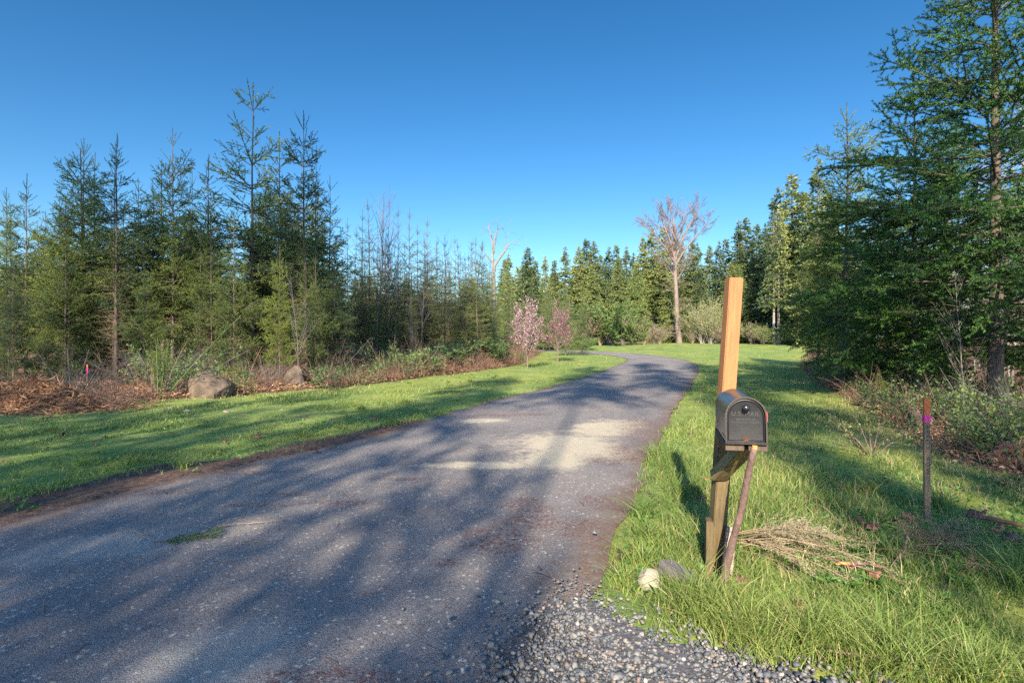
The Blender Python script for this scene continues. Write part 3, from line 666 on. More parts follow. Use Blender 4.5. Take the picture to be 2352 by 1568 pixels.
NF = [setm(fir(51, H=10, RR=3.0, cb=1.2, dens=1.0, r0=.13, nl=.042, nw=.0135, sp=.0046, dead=1.0, fan=.65, prof=.50, whorl=.42), 'bark', 'firnear', 'deadwood'),
      setm(fir(52, H=8, RR=2.3, cb=.6, dens=1.0, r0=.09, nl=.042, nw=.0140, sp=.0049, dead=.8, fan=.65, prof=.66, whorl=.45), 'bark', 'firnear', 'deadwood')]
FC = [setm(farfir(61, RR=3.4), 'bark', 'far'), setm(farfir(62, RR=2.8, prof=.9, cb=2), 'bark', 'far'),
      setm(farfir(63, RR=3.9, drop=.6), 'bark', 'far'), setm(farfir(64, RR=2.4, prof=.75, cb=3), 'bark', 'far')]
CD = setm(farfir(65, H=14, RR=3.8, prof=.55, drop=.9, nl=.34, nw=.12, dens=1.5, cb=.3), 'bark', 'cedar')
BA = [setm(bare(71, 9, .055, 24, 22), 'alder', 'alder'), setm(bare(72, 9, .05, 20, 26, lean=.12), 'alder', 'alder'), setm(bare(73, 9, .045, 18, 20, lean=-.05), 'alder', 'alder')]
for b_ in BA: b_['H'] = 10.2

# ------------------------------------------------------------------ left stand of young firs
FG = 'young firs of the roadside stand on the left'
def L_(kind, u, v, d, label, cat_='fir tree', pr=None, wide=1.0, group=None, name='young_fir', tilt=0):
    x = ux(u, d); return tree(pr, name, x, d, top(v, d) - float(zt(x, d)), label, cat_, group, wide=wide, tilt=tilt)
sky_firs = [
 (582, 187, 19.0, TALL, 1.0, 'tallest young fir on the left, open crown with bent side leaders'),
 (706, 252, 18.0, YF[1], .85, 'dense tall fir at the right end of the left stand, behind the smaller boulder'),
 (645, 300, 20.0, YF[3], 1.0, 'narrow fir rising between the tallest fir and the dense fir right of it'),
 (476, 350, 19.0, YF[3], 1.1, 'slim fir with a long bare leader just left of the tallest fir'),
 (396, 290, 17.5, YF[0], .85, 'fir with a neat star of leader shoots above the larger boulder'),
 (374, 365, 19.5, YF[3], .9, 'thin fir tip close on the left of the fir with the star of leader shoots'),
 (441, 393, 21.0, YF[2], .8, 'low fir tip between the starry fir and the slim long-leadered fir'),
 (312, 405, 20.0, YF[1], .8, 'short fir tip in the gap right of the twin-stemmed firs'),
 (352, 408, 22.0, YF[3], .9, 'small far fir tip peeping between two nearer firs of the left stand'),
 (266, 303, 16.5, YF[3], 1.0, 'dark straight-stemmed fir, taller of the close pair left of the gap'),
 (259, 324, 16.8, TF[0], .8, 'thinner stem of the close pair of dark firs'),
 (202, 318, 18.0, YF[1], .9, 'tallest of the cluster of three firs in the left part of the stand'),
 (187, 337, 17.0, YF[0], .95, 'front fir with long left limbs in the cluster of three'),
 (214, 347, 17.5, YF[3], .9, 'rightmost slim fir of the cluster of three'),
 (59, 395, 17.0, YF[3], .9, 'lone fir tip standing clear of its neighbours near the left border'),
 (13, 427, 17.0, YF[1], .7, 'fir cut by the left border of the view'),
 (93, 450, 20.0, BA[2], .8, 'bare thin alder between the lone fir tip and the cluster of three'),
 (757, 402, 20.0, YF[3], .8, 'slender fir tip at the right edge of the left stand'),
 (725, 330, 19.5, TF[0], .8, 'thin fir close behind the dense tall fir'),
 (610, 372, 21.0, YF[0], .7, 'fir filling the gap below the tallest fir, on its right'),
 (538, 470, 16.0, YF[2], .62, 'small bright fir in front of the tallest fir'),
 (642, 560, 15.0, YF[0], .60, 'small yellow-green fir just left of the smaller boulder'),
 (330, 560, 15.0, YF[2], .62, 'small fir behind the larger boulder'),
 (150, 470, 16.0, YF[2], .75, 'bushy low fir under the cluster of three'),
 (30, 560, 14.0, YF[0], .60, 'little fir in the foreground of the stand at the left border'),
 (725, 560, 16.5, YF[2], .66, 'low skirted fir under the dense tall fir, right of the smaller boulder')]
for (u, v, d, p, w_, lab) in sky_firs:
    L_('fir', u, v, d, lab, 'alder tree' if p in BA else 'fir tree', p, w_, FG, name='bare_alder' if p in BA else 'young_fir')
rr = random.Random(12)
for k in range(74):      # the interior of the stand
    d = rr.uniform(16, 34); u = rr.uniform(-160, 780); v = rr.uniform(430, 560) + (25 if u < 250 else 0)
    L_('f', u, v, d, 'young fir with dead lower twigs deep inside the left stand', 'fir tree', rr.choice([YF[0], YF[1], YF[2], YF[3], TF[0], TF[2]]), rr.uniform(.75, 1), 'firs inside the left stand')

# ------------------------------------------------------------------ thin thicket in the middle left
TG = 'thin firs of the thicket between the stand and the pink trees'
thick = [(834, 480, 27, TF[1]), (850, 455, 28, TF[0]), (915, 470, 29, TF[1]), (938, 476, 30, TF[0]), (961, 515, 29, TF[1]), (983, 495, 32, TF[1]), (1005, 540, 30, TF[2]),
         (1047, 538, 33, TF[0]), (1083, 543, 34, TF[1]), (1108, 555, 34, TF[2]), (890, 520, 27, TF[2]), (815, 520, 25, TF[0]), (800, 500, 24, TF[1]), (870, 560, 26, TF[0]), (930, 560, 27, TF[2]),
         (1030, 590, 29, TF[2]), (1070, 600, 30, TF[2]), (990, 585, 28, TF[0]), (1125, 610, 33, TF[2])]
ORD = 'first second third fourth fifth sixth seventh eighth ninth tenth eleventh twelfth thirteenth fourteenth fifteenth sixteenth seventeenth eighteenth nineteenth twentieth twenty-first twenty-second twenty-third twenty-fourth twenty-fifth twenty-sixth twenty-seventh twenty-eighth twenty-ninth thirtieth thirty-first thirty-second thirty-third thirty-fourth'.split()
ORDT = {k: i for i, k in enumerate(sorted(range(len(thick)), key=lambda k: thick[k][0]))}
for k, (u, v, d, p) in enumerate(thick):
    L_('t', u, v, d, f'slender thicket fir, {ORD[ORDT[k]]} spiky tip from the left between stand and dead tree', 'fir tree', p, rr.uniform(.9, 1.1), TG, name='thin_fir')
for k in range(62):
    d = rr.uniform(24, 40); u = rr.uniform(790, 1130); v = rr.uniform(540, 640)
    L_('t', u, v, d, 'spindly thicket fir hidden among its neighbours with dead brown lower twigs', 'fir tree', rr.choice(TF), rr.uniform(.7, 1.5), 'firs inside the thin thicket', name='thin_fir', tilt=rr.gauss(0, .04))
al = [(862, 403, 26, BA[0], 'dark leaning bare alder, the tallest in the thicket'), (880, 388, 27, BA[2], 'bare alder with the highest twig tips beside the leaning one'), (893, 400, 27, BA[0], 'bare alder right behind the two tallest alders'),
      (915, 445, 28, BA[2], 'bare alder with fine upright twigs right of the tallest alders'), (985, 500, 30, BA[0], 'bare grey sapling in the middle of the thicket'), (1032, 492, 30, BA[2], 'thin bare tree at the right end of the thicket, upright pale twigs'),
      (1012, 530, 29, BA[1], 'bare sapling with crossing twigs left of the upright pale one'), (690, 600, 14.5, BA[1], 'young bare alder in front of the dense fir'), (1060, 610, 27, BA[0], 'low bare sapling before the yellow-green firs'),
      (20, 640, 15, BA[1], 'crooked bare sapling at the left border of the stand'), (945, 640, 24, BA[1], 'bare young tree leaning over the bramble bank')]
for (u, v, d, p, lab) in al: L_('a', u, v, d, lab, 'alder tree', p, 1.25 if u in (862, 880) else .85, 'bare alders on the left', name='bare_alder')
for k in range(26):
    d = rr.uniform(24, 42); u = rr.uniform(780, 1150); v = rr.uniform(560, 690)
    L_('a', u, v, d, 'thin bare sapling lost in the thicket of twigs', 'alder tree', rr.choice(BA), rr.uniform(.5, 1.1), 'bare saplings inside the thicket', name='bare_sapling', tilt=rr.gauss(0, .10))
# softer yellow-green trees at the end of the thicket
CDs = setm(fir(44, RR=1.9, cb=.6, dens=.9, sp=.016, nw=.026, nl=.06, dead=.2), 'bark', 'bushgreen', 'deadwood')
for k in range(26):
    d = rr.uniform(36, 58); u = rr.uniform(1080, 1350); v = rr.uniform(610, 690) + max(0, (u - 1180) * .18)
    L_('s', u, v, d, 'soft grey-green young conifer behind the pink trees', 'conifer', rr.choice([TF[2], CDs, CDs]), rr.uniform(.9, 1.3), 'young conifers behind the pink trees', name='young_conifer')

# ------------------------------------------------------------------ far forest
FS = [(1167, 582, 85, 1), (1188, 612, 95, 3), (1213, 568, 85, 0), (1231, 598, 95, 3), (1251, 586, 90, 1), (1274, 597, 100, 3), (1299, 567, 88, 1), (1329, 566, 90, 0), (1347, 549, 92, 2), (1363, 554, 90, 0), (1397, 566, 95, 1), (1416, 562, 90, 3),
      (1438, 564, 92, 1), (1477, 545, 90, 0), (1495, 523, 90, 1), (1522, 524, 92, 3), (1590, 558, 92, 2), (1602, 557, 95, 1), (1629, 564, 90, 0), (1651, 553, 88, 1), (1668, 548, 90, 3), (1695, 505, 84, 1), (1712, 500, 86, 0), (1738, 515, 82, 2),
      (1757, 512, 84, 1), (1785, 430, 70, 1), (1820, 398, 68, 3), (1878, 362, 60, 1), (1850, 440, 66, 0), (1905, 440, 55, 2), (1540, 545, 94, 1), (1565, 566, 96, 0), (1380, 585, 98, 2), (1455, 580, 98, 1)]
ORDF = {k: i for i, k in enumerate(sorted(range(len(FS)), key=lambda k: FS[k][0]))}
GF = 'tall dark conifers of the far forest edge'
for k, (u, v, d, p) in enumerate(FS):
    x = ux(u, d)
    lab = {25: 'tall pale-lit conifer left of the highest far conifers, pair of bare trunks beneath', 26: 'spire-like conifer beside the right wood, between two taller neighbours', 27: 'highest far conifer, next to the near wood on the right',
           6: 'isolated narrow conifer spire left of the bare cottonwood', 2: 'pointed conifer standing up behind the deep pink tree', 14: 'dark conifer half hidden by the crown of the big bare cottonwood'}.get(k, f'dark far conifer, {ORD[ORDF[k]]} pointed top from the left on the far forest skyline')
    tree(FC[p], 'tall_conifer', x, d, top(v, d) - float(zt(x, d)), lab, 'conifer', GF, wide=rr.uniform(1.0, 1.35))
for k in range(64):
    u = rr.uniform(1150, 1900); d = rr.uniform(72, 115); v = rr.uniform(590, 680) - max(0, (u - 1650)) * .45; x = ux(u, d)
    tree(rr.choice(FC), 'tall_conifer', x, d, top(v, d) - float(zt(x, d)), 'lower dark conifer in the wall of the far forest, below the skyline', 'conifer', 'conifers within the far forest wall', wide=rr.uniform(1.1, 1.6))
for (u, v, d, w_, lab) in [(1462, 618, 78, 1.0, 'bright yellow-green cedar left of the bare cottonwood'), (1440, 640, 80, .9, 'smaller cedar left of the bright yellow-green one'), (1812, 735, 62, 1.3, 'low bright cedar behind the two pale trunks'),
                       (1690, 610, 80, 1.0, 'pale green cedar behind the top of the wooden post'), (1840, 600, 66, 1.0, 'cedar in the shade left of the near wood')]:
    x = ux(u, d); tree(CD, 'cedar', x, d, top(v, d) - float(zt(x, d)), lab, 'cedar tree', 'cedars at the far forest edge', wide=w_)
# distant low woods seen between the trunks on the left
for k in range(70):
    u = rr.uniform(-700, 1200); d = rr.uniform(80, 130); v = rr.uniform(630, 690); x = ux(u, d)
    tree(rr.choice(FC), 'distant_conifer', x, d, top(v, d) - float(zt(x, d)), 'small distant conifer glimpsed between the trunks of the left stand', 'conifer', 'distant conifers behind the left stand', wide=rr.uniform(1.2, 1.8))

# ------------------------------------------------------------------ right wood
RT = [(2283, -430, 9.4, NF[0], .95, 'big near fir at the right border, thick dark trunk and long layered boughs'),
      (2101, 157, 12.0, NF[1], 1.0, 'fir whose tip stands left of the big near fir'),
      (1937, 232, 16.5, YF[1], 1.15, 'fir with a starry leader, leftmost high tip of the right wood'),
      (2040, 450, 13.8, NF[1], .95, 'broad low fir with skirts over the grass at the front of the right wood'),
      (2175, 260, 13.5, NF[0], .62, 'fir behind the big near fir, slightly to its left'),
      (2420, 60, 11.5, NF[1], .95, 'fir half outside the view beyond the right border'),
      (1905, 540, 20.0, NF[1], .85, 'leafy fir with boughs to the ground at the left end of the right wood'),
      (1880, 470, 24.0, YF[0], 1.1, 'slender fir behind the left end of the right wood'),
      (2130, 420, 16.5, YF[1], 1.0, 'fir in the second row behind the big near fir'),
      (2060, 350, 20.5, YF[2], 1.0, 'fir in the back row of the right wood'),
      (1960, 420, 21.0, YF[1], 1.1, 'dense fir behind the starry-leadered fir')]
for (u, v, d, p, w_, lab) in RT:
    L_('r', u, v, d, lab, 'fir tree', p, w_, 'firs of the right wood', name='near_fir' if p in NF else 'young_fir')
PB = [setm(bare(81, 8, .05, 30, 30, cb=.12, dens=1.0, lean=.02), 'palebark', 'palebark'), setm(bare(82, 8, .045, 26, 34, cb=.08, lean=.08), 'palebark', 'palebark')]
for k in range(30):
    d = rr.uniform(15, 30); x = rr.uniform(ux(2120, d), ux(2480, d)); tree(rr.choice(PB), 'pale_sapling', x, d, rr.uniform(6, 10), 'sunlit pale bare sapling behind the right wood', 'sapling', 'pale bare saplings behind the right wood', wide=rr.uniform(.7, 1))
for (u, v, d, lab) in [(1975, 470, 15.5, 'pale bare sapling leaning out at the front of the starry-leadered fir'), (2010, 640, 14.5, 'low bare shrub-like tree arching left over the grass'), (2215, 560, 9.0, 'thin leaning bare stem crossing in front of the big near fir')]:
    L_('p', u, v, d, lab, 'sapling', PB[1], .6, None, name='pale_sapling', tilt=-.12)

# ------------------------------------------------------------------ trees behind the photographer that shade the driveway
def st_(s, t): return (.985 * s + .174 * t, -.174 * s + .985 * t)
HC = setm(farfir(66, H=20, RR=2.9, cb=15.2, dens=1.3, prof=.6, nl=.3, nw=.1), 'bark', 'fir')
T0_ = -16.0
SHADE = [(-1.15, 6.4, 0, .44), (-2.15, 8.2, 1, .46), (-3.2, 7.4, 0, .46), (-4.3, 9.0, 1, .48), (-5.4, 10.5, 0, .48), (-6.6, 14, 1, .5), (-7.9, 11, 0, .5), (-9.3, 9.8, 0, .7), (-11.2, 11.5, 1, .75), (-13.6, 15, 0, .7), (-16, 14, 1, .8), (-19, 16, 0, .8),
         (3.3, 3.2, 1, .35), (4.4, 8.0, 0, .4), (6.0, 14, 1, .7), (8.0, 16, 0, .7), (10, 18, 1, .8), (12.4, 20, 0, .8)]
for (s_, T_, tip, k_, w_) in [(s_, T0_, tip, k_, w_) for (s_, tip, k_, w_) in SHADE] + [(-.45, -22, 3.8, 0, .24), (-1.6, -22, 5.0, 1, .30), (-2.75, -22, 5.4, 0, .30), (-3.8, -21, 6.0, 1, .32), (-4.9, -22, 6.6, 0, .32), (-6.0, -21, 8.5, 1, .34), (-.1, -24, 2.6, 1, .2)]:
    x, y = st_(s_, T_); tree(NF[k_], 'young_fir', x, y, (tip - T_) * .577, 'fir behind the photographer whose shadow falls across the driveway', 'fir tree', 'shade firs behind the photographer', wide=w_)

for (s_, T_, tip, w_) in [(2.3, -24, 13.5, .26), (3.3, -22, 19, .36), (2.5, -12, 5.4, .55), (3.6, -14, 8.5, .5), (-.6, -27, 25, .40), (1.9, -31, 30, .30), (4.4, -27, 30, .42), (-3.4, -25, 18.5, .5), (-7.2, -20, 38, .42), (-10.0, -22, 39, .46), (-12.6, -20, 38, .44), (-15.4, -22, 38, .46), (-18.2, -20, 40, .5), (-22, -21, 39, .5)]:
    x, y = st_(s_, T_); tree(HC, 'tall_conifer', x, y, (tip - T_) * .577, 'high crowned conifer behind the photographer that shades parts of the stand', 'conifer', 'tall shade conifers behind the photographer', wide=w_)

# ------------------------------------------------------------------ big bare trees
def limbs(spec, d, u0, v0, r, jy=.5):
    """polylines given as pixel points (u, v, radius) at depth d -> shoots in local metres round the foot (u0, v0)"""
    P0, D, L_l, ra, rb = [], [], [], [], []
    for poly in spec:
        yo = r.uniform(-jy, jy); pts = []
        for k, (u, v, w) in enumerate(poly):
            pts.append(((u - u0) / F * d, yo * k * .8 + (r.normal(0, .12) if k else 0), (v0 - v) / F * d, w))
        for a, b in zip(pts[:-1], pts[1:]):
            a_, b_ = np.array(a[:3]), np.array(b[:3]); P0.append(a_); D.append(b_ - a_); L_l.append(np.linalg.norm(b_ - a_)); ra.append(a[3]); rb.append(b[3])
    return Sh(P0, D, L_l, None, ra, rb)
def big_cottonwood():
    d = 70.0; u0, v0 = 1561, 790; r = np.random.default_rng(91); tr, tw = Bag(), Bag()
    T = [[(1561, 793, .40), (1556, 740, .31), (1553, 690, .29), (1551, 640, .27), (1550, 600, .25)]]
    Lb = [[(1550, 600, .26), (1552, 560, .22), (1556, 525, .15), (1553, 495, .08), (1549, 472, .03)], [(1550, 602, .20), (1562, 560, .17), (1578, 525, .11), (1592, 497, .06), (1600, 480, .02)],
          [(1551, 612, .17), (1572, 575, .13), (1598, 545, .08), (1620, 520, .03)], [(1550, 598, .20), (1540, 560, .16), (1526, 528, .10), (1518, 500, .06), (1512, 480, .02)],
          [(1550, 606, .17), (1530, 575, .12), (1506, 548, .08), (1480, 525, .03)], [(1551, 640, .11), (1532, 612, .07), (1505, 590, .03)], [(1552, 650, .1), (1570, 622, .06), (1590, 600, .02)],
          [(1553, 560, .12), (1566, 530, .08), (1574, 500, .04), (1578, 478, .015)], [(1553, 555, .12), (1540, 525, .08), (1534, 498, .04), (1531, 474, .015)], [(1578, 525, .08), (1602, 505, .05), (1622, 494, .015)], [(1526, 528, .08), (1500, 512, .04), (1476, 508, .015)]]
    t, l = limbs(T, d, u0, v0, r, 0), limbs(Lb, d, u0, v0, r, .8); wood(tr, t, 2, 8)
    wood(tr, l, 2, 5); a = kids(l, r, .30, .1, 1, 34, lambda t, L: 1.6 + 0 * t, bend=.12, rr=.4, jit=.5); wood(tr, a, 3, 3)
    b = kids(a, r, .20, .15, 1, 34, lambda t, L: .80 * (1.25 - t), bend=.12, rr=.5); b.r0[:] = .018; b.r1[:] = .010
    c = kids(b, r, .12, .2, 1, 34, lambda t, L: .34 * (1.3 - t), bend=.1); c.r0[:] = .013; c.r1[:] = .008
    wood(tw, b, 2, 3); wood(tw, c, 1, 3); needles(tw, cat(b, c), r, .12, .08, .03, (20, 60), .3)
    ep = kids(t, r, .11, .28, .98, 75, lambda t, L: 1.9 + 0 * t, rr=.09, jit=.6, bend=-.18); e2 = kids(ep, r, .25, .15, 1, 40, lambda t, L: .7 * (1.2 - t), bend=.0)
    e2.r0[:] = .017; e2.r1[:] = .009; eb = Bag(); wood(eb, ep, 2, 3); wood(eb, e2, 2, 3)
    x = ux(u0, d); o = empty('bare_cottonwood', (x, d, float(zt(x, d)))); tag(o, 'big bare cottonwood with a fan of reddish twigs rising above the far forest', 'tree')
    link('trunk', tr.mesh('trunk'), M['cotton'], o); link('crown', tw.mesh('crown'), M['budtwig'], o); link('side_twigs', eb.mesh('side_twigs'), M['willow'], o)
def dead_snag():
    d = 58.0; u0, v0 = 1131, 790; r = np.random.default_rng(92); tr, tw = Bag(), Bag()
    T = [[(1133, 792, .28), (1132, 720, .25), (1134, 660, .23), (1133, 622, .21), (1135, 605, .20)]]
    Lb = [[(1134, 606, .20), (1130, 585, .18), (1132, 560, .14), (1128, 535, .10), (1123, 518, .06), (1113, 510, .03), (1100, 517, .01)], [(1136, 606, .20), (1146, 590, .17), (1158, 574, .14), (1166, 560, .10), (1176, 552, .06), (1198, 547, .02)],
          [(1134, 575, .13), (1136, 545, .11), (1143, 522, .07), (1156, 515, .04), (1172, 506, .012)], [(1134, 604, .13), (1124, 590, .09), (1114, 578, .06), (1108, 566, .02)], [(1128, 535, .07), (1122, 512, .04), (1130, 497, .012)],
          [(1158, 574, .09), (1160, 550, .06), (1166, 532, .03), (1178, 522, .01)], [(1134, 640, .08), (1124, 632, .05), (1118, 622, .02)], [(1143, 522, .05), (1144, 505, .02), (1150, 496, .01)], [(1133, 622, .08), (1142, 612, .05), (1150, 600, .02)]]
    t, l = limbs(T, d, u0, v0, r, 0), limbs(Lb, d, u0, v0, r, .5); l.r0 *= .75; l.r1 *= .75; wood(tr, t, 2, 8); wood(tr, l, 2, 6)
    a = kids(l.sub(l.r1 < .12), r, .5, .2, 1, 48, lambda t, L: 1.0 + 0 * t, bend=-.02, rr=.35, jit=.5); a.r0 = np.maximum(a.r0, .016); a.r1[:] = .008; wood(tw, a, 3, 3)
    b = kids(a, r, .3, .2, 1, 42, lambda t, L: .45 * (1.2 - t)); b.r0[:] = .012; b.r1[:] = .006; wood(tw, b, 1, 3)
    x = ux(u0, d); o = empty('dead_tree', (x, d, float(zt(x, d)))); tag(o, 'bleached dead tree with two crooked main limbs rising above the thicket', 'tree')
    link('trunk', tr.mesh('trunk'), M['snag'], o); link('twigs', tw.mesh('twigs'), M['snag'], o)
big_cottonwood(); dead_snag()
# two tall bare-stemmed conifers at the far edge
for (u, w, lab) in [(1777, .13, 'left one of the two pale bare conifer trunks at the far field edge'), (1788, .16, 'right one of the two pale bare conifer trunks at the far field edge')]:
    d = 64; x = ux(u, d); r = np.random.default_rng(int(u)); tr, cr = Bag(), Bag(); st, P = stem(16, w + .05, r, lean=0, wob=.05); wood(tr, st, 1, 7)
    z = r.uniform(4.5, 16, 260); tt = (16 - z) / 11.5; a = r.uniform(0, 6.28, 260); b = Sh(onstem(P, z), np.c_[np.cos(a), np.sin(a), 0 * a], 1.9 * tt ** .6 * r.uniform(.6, 1.1, 260) + .2, np.c_[0 * a, 0 * a, -.3 - .2 * tt], .02, .006)
    wood(tr, b, 1, 3); c = kids(b, r, .3, .2, 1, 50, lambda t, L: .25 + .4 * L * (1 - t), flat=.6, bend=-.25); needles(cr, c, r, .08, .26, .13, (20, 75))
    o = empty('bare_stemmed_conifer', (x, d, float(zt(x, d)))); tag(o, lab, 'conifer'); link('trunk', tr.mesh('trunk'), M['palebark'], o); link('crown', cr.mesh('crown'), M['far'], o)

# ------------------------------------------------------------------ pink blossoming trees
def cherry(u, v, vt, half, seed, mat_, label):
    x, y = at(u, v); Hh = top(vt, y) - float(zt(x, y)); W_ = half / F * y; r = np.random.default_rng(seed); tr, bl = Bag(), Bag(); h0 = .22 * Hh
    s0 = Sh([[0, 0, -.05]], [[.03, 0, 1]], h0 + .05, None, .035, .028); wood(tr, s0, 2, 6)
    n = 17; a = r.uniform(0, 6.28, n); e = np.radians(r.uniform(30, 86, n)); Lm = (Hh - h0) / np.sin(e) * r.uniform(.62, 1.0, n); Lm = np.minimum(Lm, W_ / np.maximum(np.cos(e), .1) * 1.02)
    b = Sh(np.c_[0 * a, 0 * a, h0 * r.uniform(.75, 1.05, n)], np.c_[np.cos(a) * np.cos(e), np.sin(a) * np.cos(e), np.sin(e)], Lm, np.c_[-.1 * Lm * np.cos(a), -.1 * Lm * np.sin(a), .1 * Lm], .018, .005); wood(tr, b, 4, 4)
    c = kids(b, r, .15, .25, .98, 36, lambda t, L: .22 + .36 * L * (1 - t), bend=.15, rr=.5); wood(tr, c, 2, 3); d_ = kids(c, r, .16, .2, 1, 36, lambda t, L: .16 + .2 * L * (1 - t), bend=.12); wood(tr, d_, 1, 3)
    e_ = cat(b, c, d_); e_ = e_.sub(r.uniform(0, 1, e_.n) < .93); cnt = np.maximum(1, (e_.L / .016).astype(int)); i = np.repeat(np.arange(e_.n), cnt); t = r.uniform(.2, 1, len(i)); k = r.uniform(0, 1, len(i)) < np.where(i < b.n, .36, .48)
    i, t = i[k], t[k]; P = e_.pt(i, t) + r.normal(0, .016, (len(i), 3)); leaves(bl, P, r.normal(0, 1, (len(i), 3)), r, .042, .036)
    o = empty('flowering_tree', (x, y, float(zt(x, y)))); tag(o, label, 'flowering tree', None)
    link('trunk', tr.mesh('trunk'), M['cotton'], o); link('crown', bl.mesh('crown'), M[mat_], o)
cherry(1211, 845, 683, 42, 1, 'pinklight', 'young tree in pale pink blossom on the verge, nearer of the two pink trees')
cherry(1281, 831, 690, 38, 5, 'pinkdark', 'young tree in deep pink blossom with purplish leaves, farther and right of the paler one')

# ------------------------------------------------------------------ shrubs below the far forest and round the wood
SB = [bush(101, 3.2, 1.2, 34, leaf=1, lsp=.07, ll=.09, lw=.045, up=76), bush(102, 2.6, 1.3, 30, leaf=1, lsp=.03, ll=.09, lw=.06, up=66, dens=1.2), bush(103, 2.8, 1.0, 30, lv=3, up=78)]
BW = setm(dict(H=3.2, trunk=SB[0]['trunk'], crown=SB[0]['crown'], twigs=None), 'alder', 'willow'); BB = None
SB[2]['trunk'].materials.append(M['willow']); SB[1]['trunk'].materials.append(M['alder']); SB[1]['crown'].materials.append(M['bushgreen'])
yb = bush(104, 3.2, 1.3, 30, leaf=1, lsp=.07, ll=.08, lw=.05, up=72); yb['trunk'].materials.append(M['palebark']); yb['crown'].materials.append(M['budgreen'])
SN = {'trunk': 'stems', 'crown': 'leaves', 'twigs': 'twigs'}
def shrub(pr, u, vt, d, label, group, wide=1.0, name='shrub'):
    x = ux(u, d); return tree(pr, name, x, d, top(vt, d) - float(zt(x, d)), label, 'shrub', group, wide=wide, names=SN)
for (u, vt, d, p, w_, lab) in [(1352, 705, 60, SB[0], .9, 'tall brown willow shrub right behind the deep pink tree'), (1335, 770, 50, SB[1], 1.2, 'low bright green bush between the deep pink tree and the brown willow'),
        (1400, 690, 62, SB[1], 1.2, 'grey-green rounded shrub in the row below the cedar'), (1378, 730, 61, SB[2], .9, 'bare pinkish shrub between willow and grey-green shrub'), (1430, 715, 62, SB[0], 1.1, 'brown budding shrub right of the grey-green one'),
        (1455, 730, 63, SB[1], 1.0, 'dark green low shrub at the right end of the shrub row'), (1480, 745, 63, SB[2], 1.0, 'grey bare shrub left of the big cottonwood'), (1515, 750, 66, SB[2], 1.2, 'grey bare shrub at the foot of the big cottonwood'),
        (1590, 745, 68, SB[2], 1.0, 'bare shrub just right of the cottonwood trunk'), (1612, 680, 68, yb, .8, 'pale yellow-green budding tree right of the cottonwood'), (1645, 665, 70, yb, .8, 'largest pale budding tree, left of the wooden post'),
        (1632, 700, 67, yb, .9, 'lower pale budding shrub between two taller ones'), (1725, 735, 66, SB[0], 1.0, 'brownish shrub right of the wooden post at the field edge'), (1752, 745, 64, yb, 1.2, 'small pale shrub left of the two bare trunks'),
        (1660, 740, 66, SB[0], 1.2, 'brown undergrowth shrub left of the wooden post'), (1300, 740, 54, SB[0], 1.0, 'brown shrub behind the gap of the pink trees'), (1250, 735, 50, SB[1], 1.2, 'green shrub between the two pink trees'),
        (1185, 745, 38, SB[0], .9, 'brown shrub behind the pale pink tree'), (1825, 745, 60, SB[1], 1.3, 'leafy shrub at the dark corner where field meets the right wood')]:
    shrub(p, u, vt, d, lab, 'shrubs along the far field edge', w_)
for k in range(26):
    u = rr.uniform(1180, 1840); d = rr.uniform(66, 73); shrub(rr.choice([SB[0], SB[2], SB[1], yb]), u, rr.uniform(735, 765), d, 'small shrub in the tangle at the foot of the far forest', 'small shrubs at the foot of the far forest', rr.uniform(1.2, 1.8))
# sunlit pale brush glimpsed behind the left stand
for k in range(46):
    d = rr.uniform(33, 60); u = rr.uniform(-250, 1100); shrub(rr.choice([SB[0], yb, SB[2], SB[0]]), u, rr.uniform(640, 720), d, 'sunlit brown shrub glimpsed behind the trunks of the left stand', 'shrubs behind the left stand', rr.uniform(1.2, 2.0))
# bushes at the foot of the woods
BL = setm(bush(105, 1.6, 1.2, 20, leaf=1, lsp=.05, ll=.11, lw=.06, up=60), 'alder', 'broad'); BL['H'] = 1.5
for (u, v, h, w_, lab) in [(232, 868, 1.5, 1.0, 'broad leaved evergreen bush behind the pink-topped stake'), (175, 880, .8, 1.2, 'low broad leaved plant left of the evergreen bush'), (1000, 850, 1.3, 1.5, 'dark leafy bramble mound in the shade of the thicket'),
        (1120, 838, 1.3, 1.6, 'green bramble mound lit by the sun behind the pale pink tree'), (930, 862, 1.0, 1.5, 'low leafy bramble beside the bare leaning tree'), (722, 890, .30, 1.0, 'small leafy plant beside the smaller boulder'),
        (2268, 1040, .42, 1.0, 'bright salal with rounded leaves right of the survey stake'), (2345, 1010, .45, 1.0, 'shaded salal at the right border behind the rotten log'), (2190, 950, .5, 1.2, 'dark leafy bush behind the grey boulder of the right wood')]:
    x, y = at(u, v); tree(BL, 'leafy_bush', x, y, h, lab, 'bush', None, wide=w_, names=SN)
rs = random.Random(77)
LOW = [setm(bush(111, 1.4, .9, 14, lv=3, up=62, r0=.012), 'alder', 'alder'), setm(bush(112, 1.3, .8, 12, leaf=1, lsp=.06, ll=.06, lw=.035, up=60, r0=.010), 'alder', 'bushgreen')]
for k in range(32):
    u = rs.uniform(-60, 1180); ve = np.interp(u, [p[0] for p in LF], [p[1] for p in LF]); x, y = at(u, ve - 2); f = rs.uniform(.3, 4.0) + (2.2 if 150 < u < 260 or 390 < u < 560 or 620 < u < 730 else 0); x, y = x - .35 * f, y + f
    pr = rs.choice([LOW[0], LOW[0], LOW[1]]); tree(pr, 'understory_shrub', x, y, rs.uniform(.7, 1.6), 'leafless brown shrub among the brambles of the left forest edge' if pr is LOW[0] else 'small green-leaved shrub under the firs of the left forest edge', 'shrub', 'bare understory shrubs on the left' if pr is LOW[0] else 'leafy understory shrubs on the left', wide=rs.uniform(.8, 1.3), names=SN)
